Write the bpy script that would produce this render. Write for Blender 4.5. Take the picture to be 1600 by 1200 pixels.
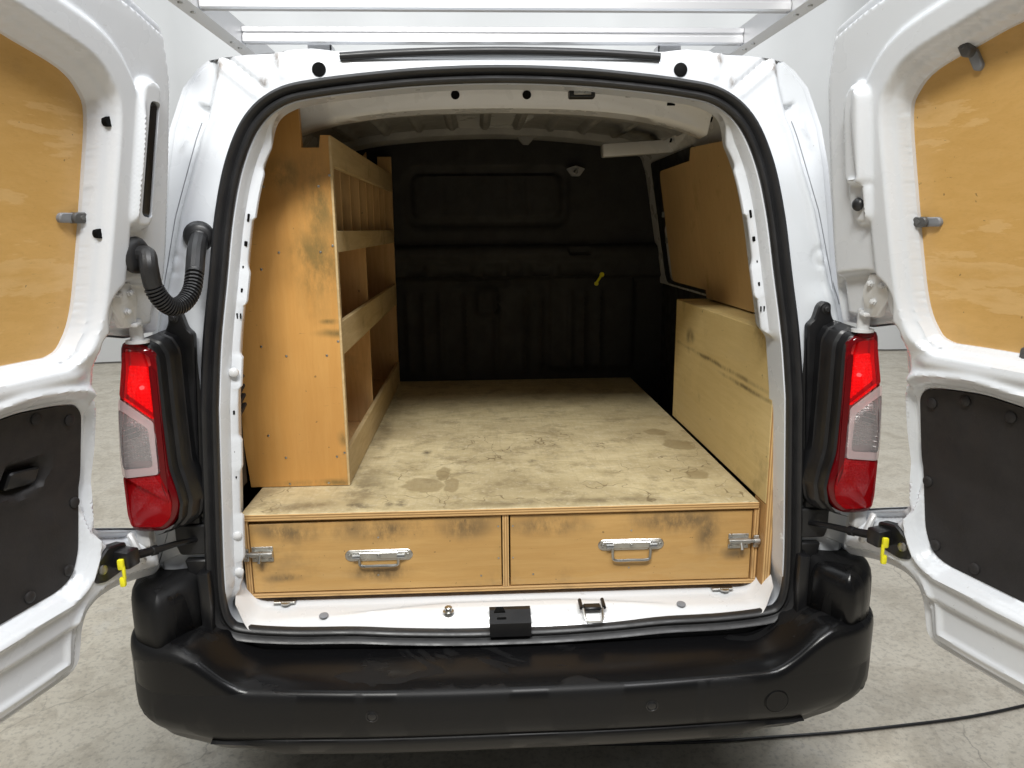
import bpy, bmesh, math, random
import numpy as np
from mathutils import Vector, Matrix
from mathutils.geometry import delaunay_2d_cdt
random.seed(7); np.random.seed(7)
for o in list(bpy.data.objects): bpy.data.objects.remove(o)
S = bpy.context.scene
C = S.collection
PI = math.pi

# ------------------------------------------------------------------ camera
YAW, PITCH, ROLL = 0.046067, 0.208904, -0.0086
cam = bpy.data.cameras.new('camera'); camo = bpy.data.objects.new('camera', cam); C.objects.link(camo)
cam.sensor_fit = 'HORIZONTAL'; cam.sensor_width = 36.0; cam.lens = 36.0*1150.0/1600.0
cam.clip_start = 0.02; cam.clip_end = 300
f_ = Vector((math.sin(YAW)*math.cos(PITCH), math.cos(YAW)*math.cos(PITCH), -math.sin(PITCH)))
r_ = Vector((math.cos(YAW), -math.sin(YAW), 0)); u_ = r_.cross(f_)
r2 = r_*math.cos(ROLL)+u_*math.sin(ROLL); u2 = -r_*math.sin(ROLL)+u_*math.cos(ROLL)
M3 = Matrix((r2, u2, -f_)).transposed()
camo.matrix_world = Matrix.Translation((-0.0609, -1.56, 1.4736)) @ M3.to_4x4()
S.camera = camo

# ------------------------------------------------------------------ world, lamps, exposure
w = bpy.data.worlds.new('World'); S.world = w; w.use_nodes = True
bg = w.node_tree.nodes['Background']; bg.inputs[0].default_value = (0.93, 0.97, 1.0, 1); bg.inputs[1].default_value = 0.12
def lamp(name, loc, target, sx, sy, power, col):
    l = bpy.data.lights.new(name, 'AREA'); l.shape = 'RECTANGLE'; l.size = sx; l.size_y = sy; l.energy = power; l.color = col
    o = bpy.data.objects.new(name, l); C.objects.link(o); o.location = loc
    d = Vector(target)-Vector(loc); o.rotation_euler = d.to_track_quat('-Z', 'Y').to_euler()
    return o
lamp('overhead_light', (-0.52, -2.2, 3.8), (0.1, 0.5, 0.9), 0.9, 0.4, 112, (1.0, 0.995, 0.95))
lamp('overhead_light', (0.7, -1.9, 4.2), (-0.1, 0.1, 0.8), 1.6, 0.5, 80, (0.97, 0.97, 1.0))
lamp('overhead_light', (0, 0.6, 4.6), (0, 0.6, 0), 7.0, 2.0, 118, (0.93, 0.97, 1.0))
lamp('overhead_light', (0, 4.6, 4.7), (0, 6.2, 1.4), 9.0, 0.8, 150, (0.96, 0.99, 1.0))  # unseen source, added to brighten the backdrop wall
S.view_settings.view_transform = 'Standard'; S.view_settings.look = 'None'
S.view_settings.exposure = 0.0; S.view_settings.gamma = 1.0; S.view_settings.use_curve_mapping = False
S.render.engine = 'CYCLES'; S.render.resolution_x = 1024; S.render.resolution_y = 768

# ------------------------------------------------------------------ materials
def new_mat(name):
    m = bpy.data.materials.new(name); m.use_nodes = True
    nt = m.node_tree; return m, nt, nt.nodes['Principled BSDF']
class N:
    def __init__(s, nt, org=None):
        s.nt = nt; s.tc = nt.nodes.new('ShaderNodeTexCoord').outputs['Object']
        if org:
            a = nt.nodes.new('ShaderNodeVectorMath'); a.operation = 'ADD'; nt.links.new(s.tc, a.inputs[0]); a.inputs[1].default_value = org; s.tc = a.outputs[0]
    def link(s, a, b):
        if isinstance(a, (int, float)): b.default_value = a
        elif isinstance(a, tuple): b.default_value = a if len(a) == len(b.default_value) else a+(1,)
        else: s.nt.links.new(a, b)
    def map(s, scale=(1, 1, 1), rot=(0, 0, 0), loc=(0, 0, 0), vec=None):
        n = s.nt.nodes.new('ShaderNodeMapping'); n.inputs['Scale'].default_value = scale; n.inputs['Rotation'].default_value = rot; n.inputs['Location'].default_value = loc
        s.link(vec or s.tc, n.inputs[0]); return n.outputs[0]
    def noise(s, scale, detail=4, rough=.55, vec=None, dist=0):
        n = s.nt.nodes.new('ShaderNodeTexNoise'); n.inputs['Scale'].default_value = scale; n.inputs['Detail'].default_value = detail
        n.inputs['Roughness'].default_value = rough; n.inputs['Distortion'].default_value = dist
        s.link(vec or s.tc, n.inputs['Vector']); return n.outputs[0]
    def voro(s, scale, feature='DISTANCE_TO_EDGE', vec=None, rand=1):
        n = s.nt.nodes.new('ShaderNodeTexVoronoi'); n.feature = feature; n.inputs['Scale'].default_value = scale; n.inputs['Randomness'].default_value = rand
        s.link(vec or s.tc, n.inputs['Vector']); return n.outputs['Distance']
    def wave(s, scale, dist=0, axis='X', vec=None, dscale=1.0, detail=2):
        n = s.nt.nodes.new('ShaderNodeTexWave'); n.bands_direction = axis; n.inputs['Scale'].default_value = scale
        n.inputs['Distortion'].default_value = dist; n.inputs['Detail Scale'].default_value = dscale; n.inputs['Detail'].default_value = detail
        s.link(vec or s.tc, n.inputs['Vector']); return n.outputs['Fac']
    def ramp(s, v, *stops):
        n = s.nt.nodes.new('ShaderNodeMapRange'); a, b = stops[0], stops[1]
        n.inputs['From Min'].default_value = a[0]; n.inputs['From Max'].default_value = b[0]; n.inputs['To Min'].default_value = a[1]; n.inputs['To Max'].default_value = b[1]
        n.interpolation_type = 'SMOOTHSTEP'; s.link(v, n.inputs[0]); return n.outputs[0]
    def math(s, op, a, b=0.0):
        n = s.nt.nodes.new('ShaderNodeMath'); n.operation = op; s.link(a, n.inputs[0]); s.link(b, n.inputs[1]); return n.outputs[0]
    def mix(s, fac, a, b):
        n = s.nt.nodes.new('ShaderNodeMix'); n.data_type = 'RGBA'; s.link(fac, n.inputs[0]); s.link(a, n.inputs[6]); s.link(b, n.inputs[7]); return n.outputs[2]
    def vadd(s, v, nz, amt):
        n = s.nt.nodes.new('ShaderNodeVectorMath'); n.operation = 'MULTIPLY_ADD'; s.link(nz, n.inputs[0]); n.inputs[1].default_value = (amt,)*3; s.link(v, n.inputs[2]); return n.outputs[0]
    def bump(s, h, strength=.3, dist=.001):
        n = s.nt.nodes.new('ShaderNodeBump'); n.inputs['Strength'].default_value = strength; n.inputs['Distance'].default_value = dist
        s.link(h, n.inputs['Height']); return n.outputs[0]
    def sep(s, vec=None):
        n = s.nt.nodes.new('ShaderNodeSeparateXYZ'); s.link(vec or s.tc, n.inputs[0]); return n.outputs
    def spots(s, pts, wob=.6, scale=14, soft=.75, brk=0):
        """union of soft blobs at given object-space points: (x,y,z,rx,ry,rz)"""
        nz = s.nt.nodes.new('ShaderNodeTexNoise'); nz.inputs['Scale'].default_value = scale; nz.inputs['Detail'].default_value = 4; s.link(s.tc, nz.inputs['Vector'])
        out = None
        for (x, y, z, rx, ry, rz) in pts:
            v = s.map((1/rx, 1/ry, 1/rz), loc=(-x/rx, -y/ry, -z/rz))
            v = s.vadd(v, nz.outputs['Color'], wob*2); sub = s.nt.nodes.new('ShaderNodeVectorMath'); sub.operation = 'SUBTRACT'; s.link(v, sub.inputs[0]); sub.inputs[1].default_value = (wob,)*3
            ln = s.nt.nodes.new('ShaderNodeVectorMath'); ln.operation = 'LENGTH'; s.link(sub.outputs[0], ln.inputs[0])
            d = s.ramp(ln.outputs['Value'], (1.15, 0), (soft, 1))
            out = d if out is None else s.math('MAXIMUM', out, d)
        if brk: out = s.math('MULTIPLY', out, s.ramp(s.noise(brk, 8, .75, s.map((1, 1, .45))), (.32, 0), (.60, 1)))
        return out

def white_paint(name, base=(.685, .71, .745), dirt=.4, marks=None):
    m, nt, p = new_mat(name); n = N(nt)
    d = n.ramp(n.noise(3.5, 6, .65), (.52, 0), (.78, 1)); spk = n.ramp(n.noise(160, 2, .5), (.70, 0), (.78, 1)); spm = n.ramp(n.noise(4, 3), (.5, 0), (.65, 1))
    scr = n.ramp(n.noise(30, 3, .6, n.map((1, 1, 6), (.3, .5, .2))), (.71, 0), (.76, 1))
    col = n.mix(n.math('MULTIPLY', d, dirt*.35), base, (.62, .58, .52))
    col = n.mix(n.math('MULTIPLY', n.math('MULTIPLY', spk, spm), dirt*1.2), col, (.25, .21, .17))
    col = n.mix(n.math('MULTIPLY', scr, dirt*.4), col, (.4, .36, .32))
    if marks: col = n.mix(n.math('MULTIPLY', n.spots(marks, .8, 40, .0, 70), .85), col, (.16, .11, .07))
    n.link(col, p.inputs['Base Color'])
    n.link(n.ramp(n.noise(9, 4), (.3, .22), (.75, .42)), p.inputs['Roughness'])
    p.inputs['Coat Weight'].default_value = .6; p.inputs['Coat Roughness'].default_value = .05
    drops = n.ramp(n.voro(75, 'F1'), (.0, 1), (.16, 0)); dm = n.ramp(n.noise(7, 2), (.5, 0), (.62, 1))
    h = n.math('ADD', n.math('MULTIPLY', n.noise(5, 2), 1.2), n.math('MULTIPLY', n.math('MULTIPLY', drops, dm), .6))
    n.link(n.bump(h, .22, .002), p.inputs['Normal'])
    return m
M = {}
M['paint'] = white_paint('white_paint')
M['paint_frame'] = white_paint('white_paint_frame', (.685, .71, .745), .5, [(s_*a, .1, b, .012, .3, .02) for s_ in (-1, 1) for a, b in ((.468, 1.825), (.588, 1.812), (.60, 1.80), (.50, 1.78))])
M['paint_in'] = white_paint('white_paint_inner', (.64, .645, .65), .6)
M['paint_sill'] = white_paint('white_paint_sill', (.76, .775, .79), 1.0)

def plain(name, col, rough, metal=0, coat=0, bumps=None, spec=.5, var=.15):
    m, nt, p = new_mat(name); n = N(nt)
    v = n.ramp(n.noise(11, 5, .6), (.3, 0), (.75, 1))
    dark = tuple(c*(1-var) for c in col); lite = tuple(min(1, c*(1+var)) for c in col)
    n.link(n.mix(v, dark, lite), p.inputs['Base Color'])
    n.link(n.ramp(n.noise(23, 4, .6), (.3, max(.02, rough*.8)), (.75, min(1, rough*1.25))), p.inputs['Roughness'])
    p.inputs['Metallic'].default_value = metal; p.inputs['Coat Weight'].default_value = coat; p.inputs['Specular IOR Level'].default_value = spec
    if bumps: n.link(n.bump(n.noise(bumps[0], 3), bumps[1], .001), p.inputs['Normal'])
    return m
M['rubber'] = plain('rubber', (.016, .016, .017), .42, bumps=(30, .15))
M['black_plastic'] = plain('black_plastic', (.017, .017, .018), .5, bumps=(420, .25))
M['trim_plastic'] = plain('trim_plastic', (.009, .009, .010), .36, bumps=(200, .12))
M['bulkhead'] = plain('bulkhead_black', (.030, .0295, .029), .62, bumps=(300, .35), spec=.3)
M['panel_black'] = plain('panel_black', (.022, .020, .020), .6, bumps=(350, .3), spec=.35)
M['hole'] = plain('hole_black', (.004, .004, .004), .8, spec=.1)
M['steel'] = plain('zinc_steel', (.50, .50, .48), .33, 1, bumps=(60, .15))
M['alu'] = plain('aluminium', (.66, .66, .67), .38, 1, var=.01)
m, nt, p = new_mat('aluminium_bar'); M['alu'] = m; p.inputs['Base Color'].default_value = (.66, .66, .67, 1); p.inputs['Metallic'].default_value = .9; p.inputs['Roughness'].default_value = .45
M['grey_plastic'] = plain('grey_plastic', (.23, .24, .26), .45)
M['clip_dark'] = plain('clip_dark', (.09, .09, .09), .4)
M['yellow'] = plain('yellow_plastic', (.83, .76, .02), .38)
M['greywash'] = plain('roof_grey', (.27, .27, .265), .5, bumps=(20, .1))
M['tyre'] = plain('tyre', (.02, .02, .02), .8)

# wet black bumper
m, nt, p = new_mat('bumper_plastic'); n = N(nt); M['bumper'] = m
wet = n.ramp(n.math('ADD', n.noise(4.2, 4, .5, n.map((1.0, 1.6, .30)), 1.2), n.math('MULTIPLY', n.ramp(n.sep()[2], (.508, 0), (.518, .16)), n.ramp(n.sep()[2], (.60, 0), (.56, 1)))), (.53, 0), (.58, 1))
sc = n.ramp(n.noise(60, 3, .6, n.map((1, 1, .25))), (.72, 0), (.78, 1))
n.link(n.mix(n.math('MULTIPLY', sc, .25), n.mix(wet, (.009, .009, .0095), (.005, .005, .0055)), (.08, .08, .08)), p.inputs['Base Color'])
n.link(n.math('SUBTRACT', n.ramp(wet, (0, .48), (1, .36)), n.math('MULTIPLY', wet, n.ramp(n.sep()[2], (.505, 0), (.518, .12)))), p.inputs['Roughness'])
n.link(n.ramp(wet, (0, .22), (1, .26)), p.inputs['Specular IOR Level'])
gr = n.math('MULTIPLY', n.noise(380, 2), n.ramp(wet, (0, 1), (1, .12)))
n.link(n.bump(gr, .3, .001), p.inputs['Normal'])

def ply(name, a, b, rough=.38, grain_axis='Z', stain=None, stain_col=(.10, .07, .035), wear=.4, worn=(.62, .48, .27), greasy=.35, org=None, gk=1.0):
    """varnished birch plywood: stretched grain, blotches, scratches, dirt"""
    m, nt, p = new_mat(name); n = N(nt, org)
    st = {'X': (1.2, 14, 14), 'Y': (14, 1.2, 14), 'Z': (14, 14, 1.2)}[grain_axis]
    g = n.noise(4.5, 7, .62, n.map(st), .6); fine = n.noise(26, 4, .6, n.map(st)); big = n.noise(2.6, 3, .5)
    col = n.mix(n.ramp(g, (.3, .5-.5*gk), (.72, .5+.5*gk)), a, b)
    col = n.mix(n.math('MULTIPLY', n.ramp(big, (.38, 1), (.66, 0)), .35), col, tuple(c*.72 for c in a))
    col = n.mix(n.math('MULTIPLY', n.ramp(fine, (.5, 0), (.7, 1)), .16*gk), col, tuple(c*.5 for c in a))
    ln_ = n.noise(1.5, 7, .62, n.map((1.3, 1.3, 6.5), (0.12, .12, 0))); lam = n.math('MULTIPLY', n.ramp(ln_, (.575, 0), (.592, 1)), n.ramp(ln_, (.70, 0), (.60, 1)))
    col = n.mix(n.math('MULTIPLY', lam, wear*.5), col, worn)
    gm = n.ramp(n.noise(5.5, 5, .65), (.54, 0), (.74, 1))
    col = n.mix(n.math('MULTIPLY', gm, greasy), col, (.19, .13, .06))
    scr = n.ramp(n.noise(34, 3, .7, n.map((1, 1, 5), (.8, .6, .4)), .8), (.70, 0), (.75, 1))
    col = n.mix(n.math('MULTIPLY', scr, .5), col, (.13, .085, .04))
    spk = n.ramp(n.noise(75, 2, .5), (.73, 0), (.77, 1)); col = n.mix(n.math('MULTIPLY', spk, .6), col, (.10, .07, .035))
    if stain: col = n.mix(n.math('MULTIPLY', n.spots(stain, .5, 12, .0, 15), .95), col, stain_col)
    n.link(col, p.inputs['Base Color'])
    n.link(n.ramp(gm, (0, rough), (1, rough+.2)), p.inputs['Roughness'])
    n.link(n.bump(n.math('ADD', fine, n.math('MULTIPLY', big, 2.0)), .16, .001), p.inputs['Normal'])
    return m
OA, OB = (.56, .275, .070), (.66, .36, .11)
M['ply_door'] = ply('plywood_door', (.66, .385, .115), (.76, .47, .17), .30, 'Y', wear=.55, worn=(.84, .60, .31), greasy=.14, gk=.6)
M['ply_shelf'] = ply('plywood_shelf', OA, OB, .34, 'Z', stain=[(-.44, .28, 1.52, .07, .1, .17), (-.45, .28, 1.40, .09, .1, .16), (-.42, .28, 1.22, .06, .1, .014), (-.43, .28, 1.25, .03, .1, .01), (-.41, .28, .95, .02, .1, .03), (-.44, .28, .83, .2, .1, .012), (-.52, .28, 1.60, .06, .1, .06)], stain_col=(.20, .135, .045), wear=.0, greasy=.3, org=(-.53, .28, .821), gk=.45)
M['ply_in'] = ply('plywood_shelf_inner', (.60, .36, .14), (.70, .45, .20), .4, 'Z', wear=.1)
M['ply_rail'] = ply('plywood_rail', (.54, .385, .18), (.66, .50, .27), .55, 'Y', wear=.4, greasy=.5)
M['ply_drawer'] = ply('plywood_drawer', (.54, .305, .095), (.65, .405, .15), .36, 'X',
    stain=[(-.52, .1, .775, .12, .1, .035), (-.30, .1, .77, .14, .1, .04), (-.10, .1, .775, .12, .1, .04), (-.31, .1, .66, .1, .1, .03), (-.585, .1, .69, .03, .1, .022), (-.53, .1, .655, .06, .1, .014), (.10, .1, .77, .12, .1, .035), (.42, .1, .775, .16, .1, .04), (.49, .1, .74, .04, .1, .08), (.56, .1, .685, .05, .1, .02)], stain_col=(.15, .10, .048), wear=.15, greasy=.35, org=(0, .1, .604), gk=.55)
M['ply_box'] = ply('plywood_box', (.66, .485, .20), (.78, .60, .29), .46, 'Y', wear=.35, greasy=.55,
    stain=[(.61, .5, 1.09, .2, .5, .009), (.61, .25, 1.07, .2, .25, .008), (.61, .75, 1.13, .2, .06, .03)], stain_col=(.13, .09, .04), org=(.62, .09, .82), gk=.6)
M['ply_wall'] = ply('plywood_lining', (.62, .40, .17), (.72, .49, .23), .42, 'Z', wear=.2, greasy=.3, gk=.5)

# plywood edge with visible layers
m, nt, p = new_mat('plywood_edge'); n = N(nt, (0, .1, .604)); M['ply_edge'] = m
wv = n.math('MULTIPLY', n.wave(52, .3, 'Z'), 1.0); g = n.noise(18, 4, .6, n.map((1, 1, 6)))
col = n.mix(wv, (.30, .15, .045), (.70, .46, .20)); col = n.mix(n.math('MULTIPLY', n.ramp(g, (.5, 0), (.75, 1)), .5), col, (.2, .12, .05))
n.link(col, p.inputs['Base Color']); p.inputs['Roughness'].default_value = .6

m, nt, p = new_mat('plywood_edge_upright'); n = N(nt, (0, .1, .604)); M['ply_edge_v'] = m
wv = n.wave(52, .3, 'X'); g = n.noise(18, 4, .6, n.map((6, 1, 1)))
col = n.mix(wv, (.36, .18, .055), (.70, .46, .20)); col = n.mix(n.math('MULTIPLY', n.ramp(g, (.5, 0), (.75, 1)), .5), col, (.2, .12, .05))
n.link(col, p.inputs['Base Color']); p.inputs['Roughness'].default_value = .6
# worn load floor
m, nt, p = new_mat('worn_plywood_floor'); n = N(nt, (0, .1, .604)); M['ply_floor'] = m
g = n.noise(7, 8, .7, n.map((1.6, 3.2, 3)), .5); big = n.noise(2.3, 4, .6); fine = n.noise(70, 5, .75)
col = n.mix(n.ramp(g, (.3, 0), (.72, 1)), (.56, .46, .255), (.72, .61, .37))
col = n.mix(n.math('MULTIPLY', n.ramp(big, (.35, 1), (.62, 0)), .55), col, (.37, .29, .16))
col = n.mix(n.math('MULTIPLY', n.ramp(n.noise(13, 7, .72), (.48, 0), (.68, 1)), .55), col, (.24, .18, .095))
col = n.mix(n.math('MULTIPLY', n.ramp(fine, (.52, 0), (.68, 1)), .45), col, (.72, .64, .47))
wv3 = n.nt.nodes.new('ShaderNodeTexNoise'); wv3.inputs['Scale'].default_value = 5; wv3.inputs['Detail'].default_value = 3; wv3.inputs['Roughness'].default_value = .55; n.link(n.tc, wv3.inputs['Vector'])
cr = n.ramp(n.voro(5.0, vec=n.vadd(n.tc, wv3.outputs['Color'], .4)), (.002, 1), (.011, 0))
cm = n.math('MULTIPLY', n.ramp(n.noise(3.2, 3), (.50, 0), (.56, 1)), n.ramp(n.sep()[1], (1.0, 1), (.75, 0)))
cm = n.math('MULTIPLY', n.ramp(n.noise(2.1, 2, .5, n.map(loc=(3.1, 1.7, 0))), (.44, 0), (.52, 1)), n.ramp(n.sep()[1], (1.05, 0), (.7, 1)))
cm = n.math('MULTIPLY', cm, n.ramp(n.noise(7, 3, .5), (.44, 0), (.54, 1)))
crack = n.math('MULTIPLY', cr, cm)
col = n.mix(n.math('MULTIPLY', crack, .7), col, (.17, .12, .06))
gr1 = n.noise(9, 6, .7, n.map((14, 1.2, 1))); col = n.mix(n.math('MULTIPLY', n.ramp(gr1, (.48, 0), (.66, 1)), .2), col, (.36, .28, .15))
sc1 = n.ramp(n.noise(22, 3, .6, n.map((1, 9, 1), (0, 0, .5)), .6), (.66, 0), (.72, 1)); sc2 = n.ramp(n.noise(26, 3, .6, n.map((10, 1, 1), (0, 0, .25)), .5), (.67, 0), (.73, 1))
col = n.mix(n.math('MULTIPLY', sc1, .25), col, (.74, .67, .5)); col = n.mix(n.math('MULTIPLY', sc2, .25), col, (.30, .23, .13))
st1 = n.spots([(-.21, .27, .82, .055, .055, .2), (-.135, .27, .82, .022, .06, .2), (.52, .72, .82, .04, .04, .2), (.55, .58, .82, .045, .05, .2), (.52, .3, .82, .035, .035, .2), (-.16, .36, .82, .02, .05, .2)], .9, 16, .85)
col = n.mix(n.math('MULTIPLY', st1, .55), col, (.24, .17, .075))
st2 = n.spots([(-.355, .135, .82, .035, .028, .2), (-.285, .14, .82, .015, .03, .2), (-.255, .145, .82, .02, .03, .2), (-.22, .55, .82, .02, .03, .2), (.09, .45, .82, .02, .02, .2)], .9, 24, .2, 50)
col = n.mix(n.math('MULTIPLY', st2, .75), col, (.06, .045, .03))
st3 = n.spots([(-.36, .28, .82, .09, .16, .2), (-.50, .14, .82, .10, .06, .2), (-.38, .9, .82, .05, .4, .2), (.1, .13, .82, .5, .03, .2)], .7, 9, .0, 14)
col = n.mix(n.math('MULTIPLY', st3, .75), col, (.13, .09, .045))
n.link(col, p.inputs['Base Color']); n.link(n.ramp(big, (.3, .5), (.7, .72)), p.inputs['Roughness'])
n.link(n.bump(n.math('SUBTRACT', n.math('ADD', fine, n.math('MULTIPLY', g, 1.0)), n.math('MULTIPLY', crack, 3)), .35, .001), p.inputs['Normal'])

# concrete
m, nt, p = new_mat('concrete'); n = N(nt); M['concrete'] = m
b1 = n.noise(.9, 6, .6); b2 = n.noise(5, 8, .68, None, .7); b3 = n.noise(60, 4, .7)
col = n.mix(n.ramp(b1, (.3, 0), (.7, 1)), (.64, .58, .475), (.72, .66, .55))
col = n.mix(n.math('MULTIPLY', n.ramp(b2, (.44, 0), (.66, 1)), .6), col, (.46, .405, .32))
col = n.mix(n.math('MULTIPLY', n.ramp(b2, (.45, 1), (.28, 0)), .0), col, (.62, .6, .56))
b4 = n.ramp(n.noise(13, 7, .7, n.map(loc=(2, 9, 0)), .9), (.50, 0), (.60, 1)); col = n.mix(n.math('MULTIPLY', b4, .45), col, (.48, .42, .335))
wp = n.ramp(n.noise(3.3, 5, .6, n.map(loc=(5, 2, 0)), .8), (.62, 0), (.70, 1)); col = n.mix(n.math('MULTIPLY', wp, .22), col, (.66, .65, .62))
col = n.mix(n.math('MULTIPLY', n.ramp(b3, (.48, 0), (.68, 1)), .4), col, (.22, .2, .17))
ck = n.nt.nodes.new('ShaderNodeTexNoise'); ck.inputs['Scale'].default_value = 2.5; ck.inputs['Detail'].default_value = 6; n.link(n.tc, ck.inputs['Vector'])
ce = n.math('MULTIPLY', n.ramp(n.voro(1.6, vec=n.vadd(n.tc, ck.outputs['Color'], .5)), (.0, 1), (.007, 0)), n.ramp(n.noise(1.2, 3), (.5, 0), (.6, 1)))
col = n.mix(n.math('MULTIPLY', ce, .5), col, (.14, .12, .10))
n.link(col, p.inputs['Base Color']); n.link(n.ramp(b2, (.3, .28), (.7, .6)), p.inputs['Roughness'])
n.link(n.bump(n.math('ADD', b2, n.math('MULTIPLY', b3, .5)), .25, .002), p.inputs['Normal'])

m, nt, p = new_mat('white_wall'); n = N(nt); M['wall'] = m
n.link(n.mix(n.ramp(n.noise(.8, 4), (.3, 0), (.7, 1)), (.80, .81, .82), (.86, .87, .88)), p.inputs['Base Color']); p.inputs['Roughness'].default_value = .8
n.link(n.bump(n.noise(3, 3), .15, .01), p.inputs['Normal'])

# lamp glass: clear or tinted sheet with surface reflection
def lens_mat(name, tint, mixd=.3, dcol=None, rib=None, rough=.04):
    m = bpy.data.materials.new(name); m.use_nodes = True; nt = m.node_tree; nt.nodes.clear(); n = N(nt)
    out = nt.nodes.new('ShaderNodeOutputMaterial'); tr = nt.nodes.new('ShaderNodeBsdfTransparent'); gl = nt.nodes.new('ShaderNodeBsdfGlossy')
    df = nt.nodes.new('ShaderNodeBsdfDiffuse'); mx0 = nt.nodes.new('ShaderNodeMixShader'); mx = nt.nodes.new('ShaderNodeMixShader'); fr = nt.nodes.new('ShaderNodeFresnel')
    n.link(tint, tr.inputs[0]); n.link(dcol or tint, df.inputs[0]); gl.inputs['Roughness'].default_value = rough; fr.inputs[0].default_value = 1.5
    mx0.inputs[0].default_value = mixd; nt.links.new(tr.outputs[0], mx0.inputs[1]); nt.links.new(df.outputs[0], mx0.inputs[2])
    nt.links.new(fr.outputs[0], mx.inputs[0]); nt.links.new(mx0.outputs[0], mx.inputs[1]); nt.links.new(gl.outputs[0], mx.inputs[2]); nt.links.new(mx.outputs[0], out.inputs[0])
    if rib:
        b = n.bump(n.wave(rib, 0, 'X'), .2, .001); nt.links.new(b, gl.inputs['Normal'])
    return m
M['lens_red'] = lens_mat('lens_red', (.97, .04, .045), .34, (.66, .010, .016))
M['lens_dark'] = lens_mat('lens_dark_red', (.35, .01, .015), .6, (.16, .003, .006))
M['lens_frost'] = lens_mat('lens_frost', (.92, .78, .78), .55, (.76, .61, .61))
M['lens_clear'] = lens_mat('lens_clear', (.98, .97, .97), .24, (.92, .88, .88))
m, nt, p = new_mat('lamp_reflector'); n = N(nt); M['reflector'] = m
p.inputs['Base Color'].default_value = (.92, .90, .90, 1); p.inputs['Metallic'].default_value = .1; p.inputs['Roughness'].default_value = .32
m, nt, p = new_mat('lamp_lit_prisms'); n = N(nt); M['lit'] = m     # the tail lamp is switched on
p.inputs['Base Color'].default_value = (.8, .3, .3, 1); p.inputs['Roughness'].default_value = .3
gx = n.wave(140, 0, 'X'); gz = n.wave(140, 0, 'Z'); gm = n.math('MULTIPLY', gx, gz)
p.inputs['Emission Color'].default_value = (1, .09, .08, 1); n.link(n.ramp(gm, (.0, .45), (.7, 1.7)), p.inputs['Emission Strength'])
m, nt, p = new_mat('lens_rib'); M['rib'] = m; p.inputs['Base Color'].default_value = (.7, .66, .66, 1); p.inputs['Roughness'].default_value = .3
m, nt, p = new_mat('lamp_bulb'); M['bulb'] = m
p.inputs['Emission Color'].default_value = (1, .45, .40, 1); p.inputs['Emission Strength'].default_value = 12

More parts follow.
